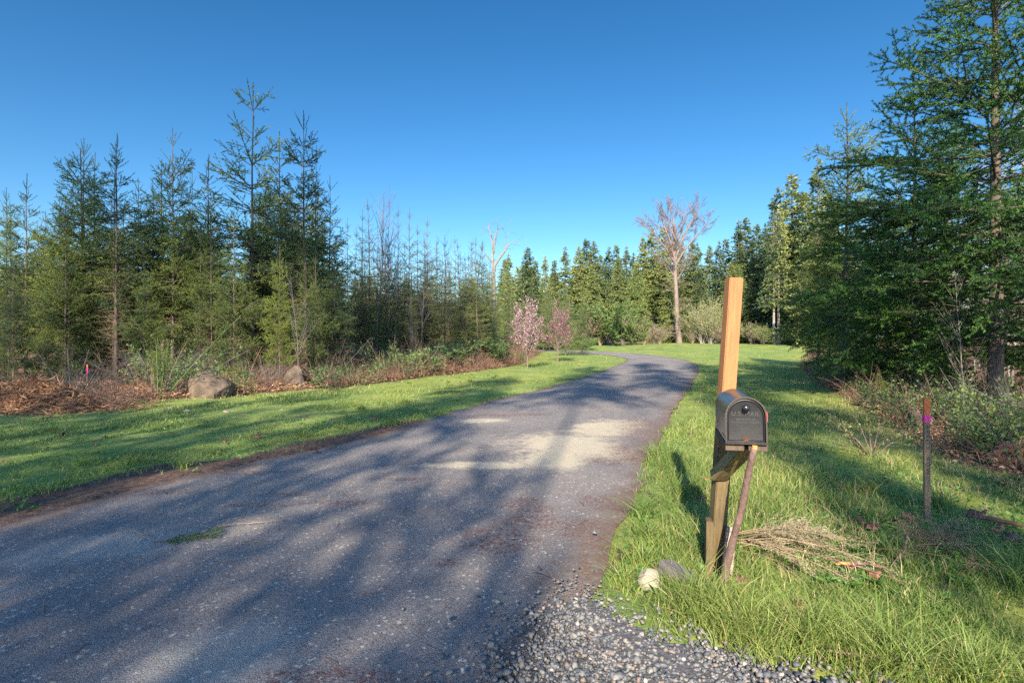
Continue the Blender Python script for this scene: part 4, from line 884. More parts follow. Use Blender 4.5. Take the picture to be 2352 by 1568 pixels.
for k in range(18):
    u = rs.uniform(1890, 2400); ve = np.interp(u, [p[0] for p in RF], [p[1] for p in RF]); x, y = at(u, ve); f = rs.uniform(.3, 2.4); x, y = x + .9 * f, y + .3 * f
    pr = rs.choice([LOW[0], LOW[1], LOW[1]]); tree(pr, 'understory_shrub', x, y, rs.uniform(.5, 1.1), 'tangled bare shrub at the foot of the right wood' if pr is LOW[0] else 'small leafy shrub at the foot of the right wood', 'shrub', 'bare understory shrubs on the right' if pr is LOW[0] else 'leafy understory shrubs on the right', wide=rs.uniform(.8, 1.3), names=SN)
for k, (u, v, h, lab) in enumerate([(372, 900, 1.5, 'feathery fir seedling left of the larger boulder'), (545, 885, .9, 'tiny fir seedling between the two boulders'), (110, 890, 1.6, 'fir sapling at the forest edge left of the broad leaved bush'), (735, 875, 1.1, 'fir seedling right of the smaller boulder'), (595, 875, 1.7, 'fir sapling behind the gap between the boulders'), (450, 870, 1.4, 'fir sapling directly behind the larger boulder'), (1960, 900, 1.0, 'fir seedling at the left foot of the right wood'), (2020, 940, .8, 'low fir seedling in the brush of the right wood')]):
    x, y = at(u, v); tree(YF[2], 'fir_sapling', x, y, h, lab, 'sapling', wide=1.5)
BR = bush(106, 1.9, .7, 5, leaf=1, lsp=.05, ll=.035, lw=.007, r0=.011, up=72, dens=.75); setm(BR, 'broad', 'budgreen')
x, y = at(365, 918); tree(BR, 'broom_plant', x, y, 2.0, 'tall wispy yellow-green broom plant left of the larger boulder', 'plant', names=SN)
x, y = at(380, 905); tree(BR, 'broom_plant', x - .4, y + .5, 1.3, 'smaller wispy broom plant behind the tall one', 'plant', names=SN)

# ------------------------------------------------------------------ bramble canes, dead bracken, forest litter (nobody could count them)
def band(n, xy, r, u0, u1, depth, near=1.0):
    """points inside a forest edge: along the pixel edge polyline, pushed inwards"""
    E = resample(xy, 400); i = r.integers(0, 400, n); j = np.minimum(i + 1, 399); nx = -(E[j] - E[np.maximum(i - 1, 0)])[:, 1]; ny = (E[j] - E[np.maximum(i - 1, 0)])[:, 0]
    nn = np.hypot(nx, ny) + 1e-9; dd = depth * r.uniform(0, 1, n) ** near; return E[i, 0] + nx / nn * dd, E[i, 1] + ny / nn * dd
BX = [at(468, 914), at(669, 890)]
def clear(x, y):
    k = np.ones(len(x), bool)
    for bx, by in BX:
        t = (x / np.maximum(y, .1) - bx / by) * by; k &= ~((np.abs(t) < .62) & (y < by + .5) & (y > by - 3))
    return k
def build_undergrowth():
    r = np.random.default_rng(17); cn, lf, lit, fern = Bag(), Bag(), Bag(), Bag()
    def canes(x, y, L, el, r0=.005):
        kc = clear(x, y); x, y, L, el = x[kc], y[kc], L[kc], el[kc]; n = len(x); a = r.uniform(0, 6.28, n); e = np.radians(el); g = -L * r.uniform(.05, .7, n)
        s = Sh(np.c_[x, y, zt(x, y) + .03], np.c_[np.cos(a) * np.cos(e), np.sin(a) * np.cos(e), np.sin(e)], L, np.c_[r.normal(0, .12, n) * L, r.normal(0, .12, n) * L, g], r0, r0 * .4)
        wood(cn, s, 5, 3); k = kids(s, r, .22, .2, .95, 45, lambda t, L: .12 + .2 * L * (1 - t), rr=.6); wood(cn, k, 1, 3); return s
    x, y = band(11000, LFW[1:-1], r, 0, 0, 6.5, 1.2); k = sdpoly(x, y, LFOREST) < -.05; k &= (r.uniform(0, 1, len(x)) < np.where(x < -4.5, .45, 1)); x, y = x[k], y[k]
    canes(x, y, r.uniform(.35, 1.7, len(x)) * np.where(noise2(x, y, 1.5, 4) > 0, 1, .6), r.uniform(20, 85, len(x)), .0062)
    x, y = band(5600, RFW[1:], r, 0, 0, 4.5, 1.1); k = sdpoly(x, y, RFOREST) < -.05; x, y = x[k], y[k]; canes(x, y, r.uniform(.3, 1.0, len(x)), r.uniform(15, 80, len(x)), .0045)
    # scattered leafy bits on the brambles
    x, y = band(36000, LFW[1:-1], r, 0, 0, 5, 1.2); k = (sdpoly(x, y, LFOREST) < 0) & (noise2(x, y, 1.2, 3) > .25) & clear(x, y); x, y = x[k], y[k]; n = len(x)
    leaves(lf, np.c_[x, y, zt(x, y) + r.uniform(.02, .6, n) ** 1.2], r.normal(0, 1, (n, 3)), r, .075, .045)
    x, y = band(42000, RFW[1:], r, 0, 0, 4, 1.1); k = (sdpoly(x, y, RFOREST) < .1) & (noise2(x, y, .8, 3) > -.1); x, y = x[k], y[k]; n = len(x)
    leaves(lf, np.c_[x, y, zt(x, y) + r.uniform(.02, .5, n) ** 1.2], r.normal(0, 1, (n, 3)), r, .05, .03)
    # brown litter
    for E, dp, nn_ in ((LFW[1:-1], 7, 46000), (RFW[1:], 5, 26000)):
        x, y = band(nn_, E, r, 0, 0, dp, .9); k = sdpoly(x, y, LFOREST if dp > 5 else RFOREST) < .25 * noise2(x, y, .6, 2) + .1; x, y = x[k], y[k]; n = len(x)
        leaves(lit, np.c_[x, y, zt(x, y) + .04 + r.uniform(0, .10, n)], np.c_[r.normal(0, 1, (n, 2)), r.normal(0, .25, n)], r, .09 if dp > 5 else .06, .03)
    # dead bracken fronds
    def fronds(x, y, L):
        n = len(x); a = r.uniform(0, 6.28, n); e = np.radians(r.uniform(25, 70, n)); s = Sh(np.c_[x, y, zt(x, y) + .03], np.c_[np.cos(a) * np.cos(e), np.sin(a) * np.cos(e), np.sin(e)], L, np.c_[0 * L, 0 * L, -L * r.uniform(.4, .95, n)], .004, .002)
        wood(cn, s, 3, 3); c = kids(s, r, .045, .25, 1, 62, lambda t, L: .22 * L * (1.1 - t), flat=1, bend=-.15, minL=.02); needles(fern, c, r, .012, .03, .012, (50, 85)); wood(cn, c, 1, 3)
    x, y = band(800, LFW[2:-2], r, 0, 0, 3.5, 1.2); k = sdpoly(x, y, LFOREST) < -.1; k &= clear(x, y); x, y = x[k], y[k]; fronds(x, y, r.uniform(.4, .9, len(x)))
    x, y = at(618, 900); fronds(x + r.normal(0, .2, 12), y + r.normal(0, .15, 12), r.uniform(.5, .95, 12))
    # matted heap at the left border
    x0, y0 = at(40, 945); n = 14000; x = x0 + r.normal(0, .95, n); y = y0 + .3 + r.normal(0, .5, n); hh = .55 * np.exp(-((x - x0) / 1.1) ** 2 - ((y - y0 - .3) / .6) ** 2)
    leaves(fern, np.c_[x, y, zt(x, y) + hh * r.uniform(.4, 1.1, n)], np.c_[r.normal(0, 1, (n, 2)), r.normal(-.2, .4, n)], r, .16, .018)
    n = 500; x = x0 + r.normal(0, .8, n); y = y0 + .3 + r.normal(0, .4, n); canes(x, y, r.uniform(.4, .9, n), r.uniform(10, 60, n))
    tag(link('brambles', cn.mesh('brambles'), M['bramble']), 'tangle of leafless reddish brown bramble canes along both forest edges', 'brambles', kind='stuff')
    tag(link('bramble_leaves', lf.mesh('bramble_leaves'), M['broad']), 'green bramble leaves scattered through the undergrowth', 'undergrowth', kind='stuff')
    tag(link('forest_litter', lit.mesh('forest_litter'), M['brown']), 'brown leaf litter on the forest floor', 'leaf litter', kind='stuff')
    tag(link('dead_bracken', fern.mesh('dead_bracken'), M['brown']), 'rust brown dead bracken and matted ferns at the left forest edge', 'dead bracken', kind='stuff')
    # needles and twigs fallen on the driveway
    b = Bag(); n = 9000; x = r.uniform(-7, 3, n); y = 1.6 + 13 * r.uniform(0, 1, n) ** 1.6; k = (sdpoly(x, y, ROADC) < 0) & (r.uniform(0, 1, n) < .25 + .75 * sm(.1, .7, noise2(x, y, .7, 5))); x, y = x[k], y[k]; n = len(x)
    a = r.uniform(0, 6.28, n); s = Sh(np.c_[x, y, zt(x, y) + .026], np.c_[np.cos(a), np.sin(a), 0 * a], r.uniform(.012, .045, n), None, .0011, .0008); wood(b, s, 1, 3)
    n = 260; x = r.uniform(-5, 2, n); y = 1.7 + 7 * r.uniform(0, 1, n) ** 1.4; k = sdpoly(x, y, ROADC) < 0; x, y = x[k], y[k]; n = len(x); a = r.uniform(0, 6.28, n)
    s = Sh(np.c_[x, y, zt(x, y) + .028], np.c_[np.cos(a), np.sin(a), 0 * a], r.uniform(.04, .16, n), np.c_[r.normal(0, .01, (n, 2)), 0 * a], .002, .001); wood(b, s, 3, 3)
    tag(link('needle_litter', b.mesh('needle_litter'), M['brown']), 'reddish brown fir needles and twiglets strewn over the asphalt', 'needle litter', kind='stuff')
build_undergrowth()

# ------------------------------------------------------------------ rocks
from mathutils import noise as mn
def rock(name, loc, size, seed, mat_, label, cuts=3, sharp=.35, rz=0, planes=None, cat_='boulder', sub=4):
    import bmesh
    bm = bmesh.new(); bmesh.ops.create_icosphere(bm, subdivisions=sub, radius=1); rr_ = random.Random(seed)
    pl = planes or [(Vector([rr_.gauss(0, 1) for _ in range(3)]).normalized(), rr_.uniform(.55, .85)) for _ in range(cuts * 4)]
    for v in bm.verts:
        p = v.co.copy()
        for (nn_, dd) in pl:
            e = p.dot(nn_) - dd
            if e > 0: p -= nn_ * e * .93
        q_ = v.co * 1.7 + Vector((seed, 0, 0)); p += v.co * (sharp * .22 * mn.noise(q_) + sharp * .10 * mn.noise(q_ * 3) + sharp * .04 * mn.noise(q_ * 9))
        v.co = Vector((p.x * size[0], p.y * size[1], p.z * size[2]))
    me = bpy.data.meshes.new(name); bm.to_mesh(me); bm.free(); o = link(name, me, M[mat_], smooth=False if sharp > .3 else True)
    o.location = loc; o.rotation_euler = (0, 0, rz); tag(o, label, cat_); return o
V_ = Vector
x, y = at(468, 914); z = float(zt(x, y))
def hullrock(pts, loc, label, seed):
    import bmesh
    bm = bmesh.new(); vs = [bm.verts.new(p) for p in pts]; res = bmesh.ops.convex_hull(bm, input=vs); bmesh.ops.delete(bm, geom=[g for g in res['geom_interior'] if isinstance(g, bmesh.types.BMVert)], context='VERTS')
    for k in range(4):
        bmesh.ops.subdivide_edges(bm, edges=bm.edges[:], cuts=1, use_grid_fill=True)
        if k == 2: bmesh.ops.smooth_vert(bm, verts=bm.verts[:], factor=.25, use_axis_x=True, use_axis_y=True, use_axis_z=True)
    bmesh.ops.triangulate(bm, faces=bm.faces[:])
    for v in bm.verts:
        p = v.co; s_ = V_((seed, 0, 0)); st = mn.noise(V_((p.x * 1.2, p.y * 1.2, p.z * 9 + p.x * 4)) + s_)
        v.co = p + p.normalized() * (.05 * mn.noise(p * 4 + s_) + .022 * st + .014 * mn.noise(p * 14 + s_) + .007 * mn.noise(p * 34))
    me = bpy.data.meshes.new('boulder'); bm.to_mesh(me); bm.free(); o = link('boulder', me, M['stone']); o.location = loc; o.scale = (.90, .9, .88); tag(o, label, 'boulder'); return o
b1 = hullrock([(-.27, -.1, .76), (-.17, .2, .76), (.48, -.05, .32), (.42, .4, .25), (-.13, -.40, .47), (.28, -.45, .10), (-.46, -.28, .44), (-.37, -.40, -.1), (.30, -.40, -.1), (.43, -.1, -.1), (-.42, .4, -.1), (-.28, .42, .5), (.2, .45, .3)], (x, y + .35, z), 'larger brown boulder with a slanted flat top at the left forest edge', 3)
mo = rock('lichen_patch', (.18, -.17, .36), (.075, .05, .02), 5, 'lichen', None, cat_=None, sharp=.5, sub=3); mo.rotation_euler = (.9, .45, .2); mo.parent = b1
x, y = at(669, 890); z = float(zt(x, y))
hullrock([(.03, 0, .70), (-.22, -.05, .52), (-.30, -.15, .22), (-.30, -.15, -.1), (.25, -.1, .52), (.33, -.1, .1), (.30, -.1, -.1), (-.05, -.3, .40), (.08, -.32, -.1), (-.2, .3, -.1), (.25, .3, .3), (0, .3, .5)], (x, y + .25, z), 'smaller grey pointed boulder beside the lit fir trunk', 8)
x, y = at(2143, 990); rock('boulder', (x, y + .2, .12), (.30, .22, .20), 12, 'stone', 'rounded grey boulder behind the survey stake', sharp=.3)
x, y = at(2335, 1090); lg = rock('rotten_log', (x + .42, y + .2, .12), (.50, .20, .20), 15, 'deadwood', 'red-brown rotten log at the right border beside the salal', cat_='log', sharp=.55)
M['log'] = solid('rotten_wood', (.17, .085, .055), (.07, .035, .025), .95, 5, .8, 16, (.4, 1, 1)); lg.data.materials[0] = M['log']
x, y = at(1493, 1352); st1 = rock('stone', (x, y, .045), (.066, .055, .064), 21, 'palestone', 'pale buff stone with dark specks beside the mailbox post', cat_='stone', sharp=.2, planes=[(V_((0, -.9, .4)).normalized(), .8), (V_((1, -.2, .3)).normalized(), .82), (V_((-.8, 0, .6)).normalized(), .86)], )
m, nt = newmat('speckled_stone'); q = N(nt); tc = q('ShaderNodeTexCoord').outputs['Object']
c = q.ramp(q.noise(tc, 28, 5, .6), [(.58, (.24, .215, .16)), (.64, (.05, .048, .04))]); c = q.mix(.4, c, q.ramp(q.noise(tc, 90, 3), [(.3, (.6, .6, .6)), (.7, (1.2, 1.2, 1.2))]), 'MULTIPLY')
bs = q('ShaderNodeBsdfPrincipled', i_Base_Color=c, i_Roughness=.9); nt.links.new(bs.outputs[0], q('ShaderNodeOutputMaterial').inputs[0]); st1.data.materials[0] = m
def pebbles():
    r = np.random.default_rng(31)
    for k, (u, v, s) in enumerate([(1232, 1152, .022), (1275, 1390, .03), (1365, 1232, .035), (925, 1410, .02), (560, 1415, .018), (1085, 1285, .014), (1030, 1345, .014), (1000, 1190, .016), (1380, 1345, .02), (845, 1290, .014), (1245, 1420, .02)]):
        x, y = at(u, v); b = Bag(); stones(b, np.array([x]), np.array([y]), np.array([float(zt(x, y)) + .022 + s * .25]), np.array([s]), r, .8); o = link('pebble', b.mesh('pebble'), M['gravel'])
        tag(o, 'small loose pebble lying by itself on the asphalt', 'pebble', 'single pebbles on the driveway')
pebbles()
for (u, v) in [(392, 940), (430, 945), (300, 905), (650, 945), (520, 948)]:
    x, y = at(u, v); rock('stone', (x, y, float(zt(x, y)) + .02), (.075, .05, .035), int(u), 'palestone', 'flat pale stone lying in the grass below the larger boulder', cat_='stone', sharp=.3, sub=3)['group'] = 'flat stones in the left verge'

# ------------------------------------------------------------------ timber, mailbox
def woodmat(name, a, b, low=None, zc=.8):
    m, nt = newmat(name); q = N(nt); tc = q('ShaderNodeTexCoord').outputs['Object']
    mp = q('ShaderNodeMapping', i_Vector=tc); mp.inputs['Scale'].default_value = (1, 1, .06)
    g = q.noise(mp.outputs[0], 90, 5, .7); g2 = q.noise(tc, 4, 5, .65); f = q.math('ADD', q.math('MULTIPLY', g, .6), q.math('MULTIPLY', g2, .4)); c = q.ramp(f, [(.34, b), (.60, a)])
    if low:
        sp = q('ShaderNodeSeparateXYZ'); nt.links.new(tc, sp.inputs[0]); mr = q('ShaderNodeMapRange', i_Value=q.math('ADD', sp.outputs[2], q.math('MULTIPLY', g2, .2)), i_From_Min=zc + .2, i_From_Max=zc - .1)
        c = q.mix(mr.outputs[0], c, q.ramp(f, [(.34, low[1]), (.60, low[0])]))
    kn = q('ShaderNodeTexVoronoi', i_Scale=5.0); nt.links.new(tc, kn.inputs['Vector']); c = q.mix(q.math('LESS_THAN', kn.outputs['Distance'], .055), c, tuple(v_ * .4 for v_ in b))
    bs = q('ShaderNodeBsdfPrincipled', i_Base_Color=c, i_Roughness=.75); bs.inputs['Specular IOR Level'].default_value = .25
    bp = q('ShaderNodeBump', i_Strength=.5, i_Distance=.004, i_Height=g); nt.links.new(bp.outputs[0], bs.inputs['Normal']); nt.links.new(bs.outputs[0], q('ShaderNodeOutputMaterial').inputs[0]); return m
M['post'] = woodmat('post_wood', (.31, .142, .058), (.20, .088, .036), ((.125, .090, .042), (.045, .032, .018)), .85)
M['oldwood'] = woodmat('weathered_timber', (.30, .22, .10), (.085, .065, .035)); M['darkwood'] = woodmat('dark_shelf_board', (.10, .07, .05), (.035, .027, .022)); M['greywood'] = woodmat('grey_driftwood', (.17, .145, .14), (.07, .06, .06)); M['lath'] = woodmat('stake_lath', (.175, .130, .085), (.085, .062, .042))
def beam(name, p0, p1, w, h, mat_, parent=None, up=(0, 0, 1), bev=.004, cuts=6, wob=.0015, face=None):
    """squared timber from p0 to p1, w across, h along `face`; slightly uneven, edges eased"""
    import bmesh
    p0, p1 = V_(p0), V_(p1); Zd = (p1 - p0).normalized(); f = V_(face or (0, 1, 0)); Xd = f.cross(Zd).normalized(); Yd = Zd.cross(Xd); L = (p1 - p0).length
    bm = bmesh.new(); bmesh.ops.create_cube(bm, size=1)
    for v in bm.verts: v.co = V_((v.co.x * w, v.co.y * h, (v.co.z + .5) * L))
    es = [e for e in bm.edges if abs((e.verts[0].co - e.verts[1].co).z) > L * .5]
    bmesh.ops.subdivide_edges(bm, edges=es, cuts=cuts); bmesh.ops.bevel(bm, geom=[e for e in bm.edges if e.calc_face_angle(0) > .8], offset=bev, segments=2, affect='EDGES')
    for v in bm.verts: v.co += V_((mn.noise(v.co * 5) * wob, mn.noise(v.co * 5 + V_((9, 0, 0))) * wob, 0))
    me = bpy.data.meshes.new(name); bm.to_mesh(me); bm.free(); o = link(name, me, M[mat_], parent)
    mt = Matrix((Xd, Yd, Zd)).transposed().to_4x4(); mt.translation = p0; o.matrix_local = mt; return o
def paint(name, a, rough, metal=0., wear=None):
    m, nt = newmat(name); q = N(nt); tc = q('ShaderNodeTexCoord').outputs['Object']; n1 = q.noise(tc, 9, 6, .7); n2 = q.noise(tc, 60, 4, .7)
    c = q.mix(q.math('MULTIPLY', n2, .35), a, tuple(min(1, v * 1.8 + .015) for v in a))
    if wear: c = q.mix(q.math('GREATER_THAN', q.math('ADD', n1, q.math('MULTIPLY', n2, .2)), .77), c, wear)
    rg = q.math('ADD', q.math('MULTIPLY', n1, .25), rough - .12); bs = q('ShaderNodeBsdfPrincipled', i_Base_Color=c, i_Roughness=rg, i_Metallic=metal)
    nt.links.new(bs.outputs[0], q('ShaderNodeOutputMaterial').inputs[0]); return m
M['boxbody'] = paint('mailbox_shell', (.10, .092, .086), .30, .8); M['boxdoor'] = paint('mailbox_door_black', (.008, .008, .011), .36, 0); M['rust'] = solid('rust', (.24, .10, .05), (.09, .04, .03), .9, 60); M['emboss'] = paint('embossed_letters', (.030, .030, .034), .40)
M['flagred'] = paint('red_flag', (.55, .02, .05), .5); M['knob'] = paint('knob_metal', (.05, .05, .055), .22, .8)
def textmesh(cu, m_):
    o = bpy.data.objects.new('lettering', cu); COL.objects.link(o); bpy.context.view_layer.update()
    me = bpy.data.meshes.new_from_object(o.evaluated_get(bpy.context.evaluated_depsgraph_get())); bpy.data.objects.remove(o); return link('lettering', me, m_)
def build_mailbox():
    import bmesh
    root = empty('mailbox', (1.20, 3.16, 0)); tag(root, 'black metal mailbox on a leaning wooden post propped up by a branch', 'mailbox')
    O = V_((1.20, 3.16, 0)); loc = lambda p: tuple(V_(p) - O)
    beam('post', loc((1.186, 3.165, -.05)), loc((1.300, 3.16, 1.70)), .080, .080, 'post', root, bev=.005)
    beam('splice_board', loc((1.118, 3.07, -.02)), loc((1.125, 3.085, .315)), .036, .089, 'post', root, face=(.25, 1, 0))
    beam('brace', loc((1.222, 2.80, .792)), loc((1.190, 3.120, .555)), .089, .06, 'oldwood', root, face=(0, .5, 1))
    beam('stub', loc((1.205, 3.04, -.03)), loc((1.255, 3.09, .27)), .06, .035, 'palebarkwood', root, bev=.008, wob=.01)
    yaw = R(-15); fl = V_((1.156, 2.66, .832)); Rm = Matrix.Rotation(yaw, 4, 'Z'); Rx = Matrix.Rotation(R(-1.0), 4, 'Y'); BM = Matrix.Translation(fl - O) @ Rm @ Rx
    wd_, hs_, L = .092, .130, .50
    def prof(w, hs, n=22, z0=0.):
        P = [(-w, z0), (-w, hs)]; P += [(-w * math.cos(math.pi * k / n), hs + w * 1.02 * math.sin(math.pi * k / n)) for k in range(1, n)]; P += [(w, hs), (w, z0)]; return P
    def part(name, bm, mt, parent=root, smooth=True, mat4=BM):
        me = bpy.data.meshes.new(name); bmesh.ops.recalc_face_normals(bm, faces=bm.faces); bm.to_mesh(me); bm.free(); o = link(name, me, M[mt], parent, smooth=smooth); o.matrix_local = mat4; return o
    # shell: sheet metal arch with thickness, lip at the front, seam near the back, floor and back wall
    bm = bmesh.new(); ys = [0, .006, .006, .43, .436, L]; ws = [wd_ + .004, wd_ + .004, wd_, wd_, wd_ + .0015, wd_ + .0015]
    rings = [[bm.verts.new((x, y, z)) for x, z in prof(w, hs_)] for y, w in zip(ys, ws)]; inn = [[bm.verts.new((x, y, z)) for x, z in prof(wd_ - .003, hs_, z0=.003)] for y in (0, L - .01)]
    def bridge(a, b, close=False):
        n = len(a)
        for k in range(n if close else n - 1): bm.faces.new((a[k], a[(k + 1) % n], b[(k + 1) % n], b[k]))
    for a, b in zip(rings[:-1], rings[1:]): bridge(a, b, True)
    bridge(rings[0], inn[0], True); bridge(inn[0], inn[1], True); bm.faces.new(rings[-1]); bm.faces.new(inn[1])
    body = part('body', bm, 'boxbody')
    md = body.modifiers.new('e', 'EDGE_SPLIT'); md.split_angle = R(40)
    # a row of rivet holes low on the left side
    bm = bmesh.new()
    for (yy, zz) in [(.10, .02), (.13, .02), (.17, .02), (.40, .045), (.43, .045), (.40, .02), (.06, .02)]:
        bmesh.ops.create_cone(bm, cap_ends=True, segments=10, radius1=.004, radius2=.004, depth=.003, matrix=Matrix.Translation((-wd_ - .0005, yy, zz)) @ Matrix.Rotation(R(90), 4, 'Y'))
    part('rivet_holes', bm, 'boxdoor', body, False, Matrix())
    # door: pressed plate with raised rim, set just inside the lip
    bm = bmesh.new(); yd = .022; n = 22
    specs = [(wd_ - .006, hs_ - .002, yd, .004), (wd_ - .006, hs_ - .002, yd - .008, .004), (wd_ - .010, hs_ - .003, yd - .009, .008), (wd_ - .014, hs_ - .005, yd - .003, .013), (wd_ - .02, hs_ - .006, yd - .002, .018)]
    rs = [[bm.verts.new((x, y, z)) for x, z in prof(w, hs, z0=z0)] for w, hs, y, z0 in specs]
    for a, b in zip(rs[:-1], rs[1:]): bridge(a, b, True)
    bm.faces.new(rs[-1]); door = part('door', bm, 'boxdoor')
    md = door.modifiers.new('e', 'EDGE_SPLIT'); md.split_angle = R(35)
    # knob
    bm = bmesh.new(); pr = [(.005, 0), (.005, .012), (.012, .015), (.0165, .021), (.0165, .026), (.012, .031), (.005, .0335), (.0, .034)]; sg = 20
    rg = [[bm.verts.new((r_ * math.cos(2 * math.pi * k / sg), -h, r_ * math.sin(2 * math.pi * k / sg))) for k in range(sg)] for r_, h in pr[:-1]]
    for a, b in zip(rg[:-1], rg[1:]): bridge(a, b, True)
    bm.faces.new(rg[-1]); part('knob', bm, 'knob', door, True, Matrix.Translation((.0, yd - .004, .172)))
    for txt, zz, sz in (('U.S. MAIL', .132, .030), ('APPROVED BY', .108, .0135), ('POSTMASTER GENERAL', .094, .0125)):
        cu = bpy.data.curves.new('lettering', 'FONT'); cu.body = txt; cu.size = sz; cu.align_x = 'CENTER'; cu.extrude = .0012; cu.space_character = 1.08; cu.bevel_depth = .0003
        to = textmesh(cu, M['emboss']); to.parent = door; to.location = (0, yd - .003, zz); to.rotation_euler = (R(90), 0, 0)
    # rust and lip along the bottom of the door
    bm = bmesh.new(); r_ = random.Random(3)
    pts = [(math.cos(a) * (.014 + r_.uniform(-.005, .006)), .0135, .018 + math.sin(a) * (.010 + r_.uniform(-.003, .003))) for a in [k * .3927 for k in range(16)]]
    bm.faces.new([bm.verts.new(p) for p in pts]); bmesh.ops.solidify(bm, geom=bm.faces[:], thickness=.0012); part('rust_patch', bm, 'rust', door, False, Matrix())
    bm = bmesh.new(); bmesh.ops.create_cube(bm, size=1, matrix=Matrix.Translation((0, .010, -.0035)) @ Matrix.Diagonal((2 * wd_ + .006, .024, .004, 1))); part('door_lip', bm, 'boxbody', root, False)
    # shelf boards under the box
    for nm, xa in (('shelf_board', -.052), ('shelf_board', .056)):
        bm = bmesh.new(); bmesh.ops.create_cube(bm, size=1, matrix=Matrix.Translation((xa, .27, -.0255)) @ Matrix.Diagonal((.088, .50, .036, 1))); bmesh.ops.bevel(bm, geom=bm.edges[:], offset=.003, segments=1, affect='EDGES'); part(nm, bm, 'darkwood', root, False)
    # red flag folded down on the right side
    bm = bmesh.new(); bmesh.ops.create_cube(bm, size=1, matrix=Matrix.Translation((wd_ + .007, .16, .118)) @ Matrix.Diagonal((.003, .20, .014, 1))); bmesh.ops.create_cube(bm, size=1, matrix=Matrix.Translation((wd_ + .0075, .05, .128)) @ Matrix.Diagonal((.0032, .062, .044, 1)))
    bmesh.ops.create_cone(bm, cap_ends=True, segments=12, radius1=.008, radius2=.008, depth=.012, matrix=Matrix.Translation((wd_ + .006, .25, .118)) @ Matrix.Rotation(R(90), 4, 'Y')); part('flag', bm, 'flagred', root, False)
M['palebarkwood'] = solid('birch_stub', (.42, .36, .28), (.14, .09, .07), .9, 30, .5, 60)
build_mailbox()
def polytube(name, pts, radii, mat_, sides=8, parent=None, jig=.0):
    r = np.random.default_rng(len(pts)); n0 = len(pts); t = np.linspace(0, n0 - 1, (n0 - 1) * 5 + 1); P = np.stack([np.interp(t, range(n0), [p[k] for p in pts]) for k in range(3)], -1)
    for _ in range(2): P[1:-1] = (P[:-2] + 2 * P[1:-1] + P[2:]) / 4
    rad = np.interp(t, range(n0), radii); rad = rad * (1 + r.normal(0, .06, len(rad))); P = P + r.normal(0, jig, P.shape); V, Fq = [], []
    T = nrm(np.gradient(P, axis=0)); A, B = perp(T); a = np.arange(sides) / sides * 2 * np.pi
    V = P[:, None] + rad[:, None, None] * (np.cos(a)[None, :, None] * A[:, None] + np.sin(a)[None, :, None] * B[:, None]); m_ = len(P)
    Fq = np.array([[i * sides + j, i * sides + (j + 1) % sides, (i + 1) * sides + (j + 1) % sides, (i + 1) * sides + j] for i in range(m_ - 1) for j in range(sides)])
    V = np.vstack([V.reshape(-1, 3), P[:1], P[-1:]]); n_ = m_ * sides; caps = np.array([[n_, (j + 1) % sides, j] for j in range(sides)] + [[n_ + 1, n_ - sides + j, n_ - sides + (j + 1) % sides] for j in range(sides)])
    return link(name, npmesh(name, V, [Fq, caps]), M[mat_], parent, smooth=True)
M['stickbark'] = solid('cherry_bark', (.20, .125, .10), (.085, .055, .05), .8, 12, .7, 60, (1, 1, .4), c3=(.30, .24, .20))
M['fresh'] = solid('fresh_cut_wood', (.55, .26, .08), (.36, .15, .05), .7, 20)
ps = empty('prop_branch', (1.115, 2.86, 0)); tag(ps, 'bare brown branch leaning up under the mailbox as a prop', 'branch'); O = (1.115, 2.86, 0)
polytube('branch', [(1.115 - O[0], 2.86 - O[1], -.05), (.012, -.005, .12), (.035, -.04, .28), (.060, -.11, .50), (.068, -.17, .70), (.078, -.205, .808)], [.024, .020, .019, .0165, .0165, .017], 'stickbark', 10, ps, .001)
polytube('cut_end', [(.078, -.205, .806), (.0785, -.2065, .822)], [.014, .012], 'fresh', 8, ps)
# wood block and survey stakes
x, y = at(1560, 1352); wb = beam('wood_block', (x - .03, y + .17, .055), (x + .05, y - .02, .05), .09, .075, 'greywood', bev=.006, wob=.01, face=(0, .2, 1)); tag(wb, 'weathered grey block of timber in the grass left of the post', 'wood block')
def stake(x, y, h, w, th, label, ribbon, text=None, ptop=.06, paintc=(.50, .12, .035), lean=(0, 0)):
    o = empty('survey_stake', (x, y, float(zt(x, y)))); tag(o, label, 'survey stake'); a = V_((0, 0, -.06)); b = V_((lean[0], lean[1], h)); k = (h - ptop) / h; mid = a.lerp(b, k)
    beam('stake', a, mid, w, th, 'lath', o, bev=.0015, wob=.0006); pm = bpy.data.materials.get('stake_paint') or solid('stake_paint', paintc, tuple(c_ * .8 for c_ in paintc), .6, 8); M['stakepaint'] = pm
    beam('painted_top', mid, b, w * 1.01, th * 1.02, 'stakepaint', o, bev=.0015, wob=.0006); M['ribbon'] = bpy.data.materials.get('pink_ribbon') or solid('pink_ribbon', (.62, .03, .25), (.5, .03, .2), .45, 12)
    rb = beam('ribbon', mid.lerp(b, ribbon[0]), mid.lerp(b, ribbon[1]), w * 1.10, th * 1.35, 'ribbon', o, bev=.002, wob=.002)
    if text:
        cu = bpy.data.curves.new('lettering', 'FONT'); cu.body = text; cu.size = .046; cu.extrude = .0006; cu.offset = -.0004; cu.space_character = 1.35; cu.space_word = 1.2
        m_ = bpy.data.materials.new('marker_ink'); m_.use_nodes = True; m_.node_tree.nodes['Principled BSDF'].inputs[0].default_value = (.02, .018, .016, 1); 
        t = textmesh(cu, m_); t.parent = o; t.location = (-.014 + lean[0] * .8, -th / 2 - .0012, h - ptop - .025); t.rotation_euler = (R(90), R(90), 0)
    return o
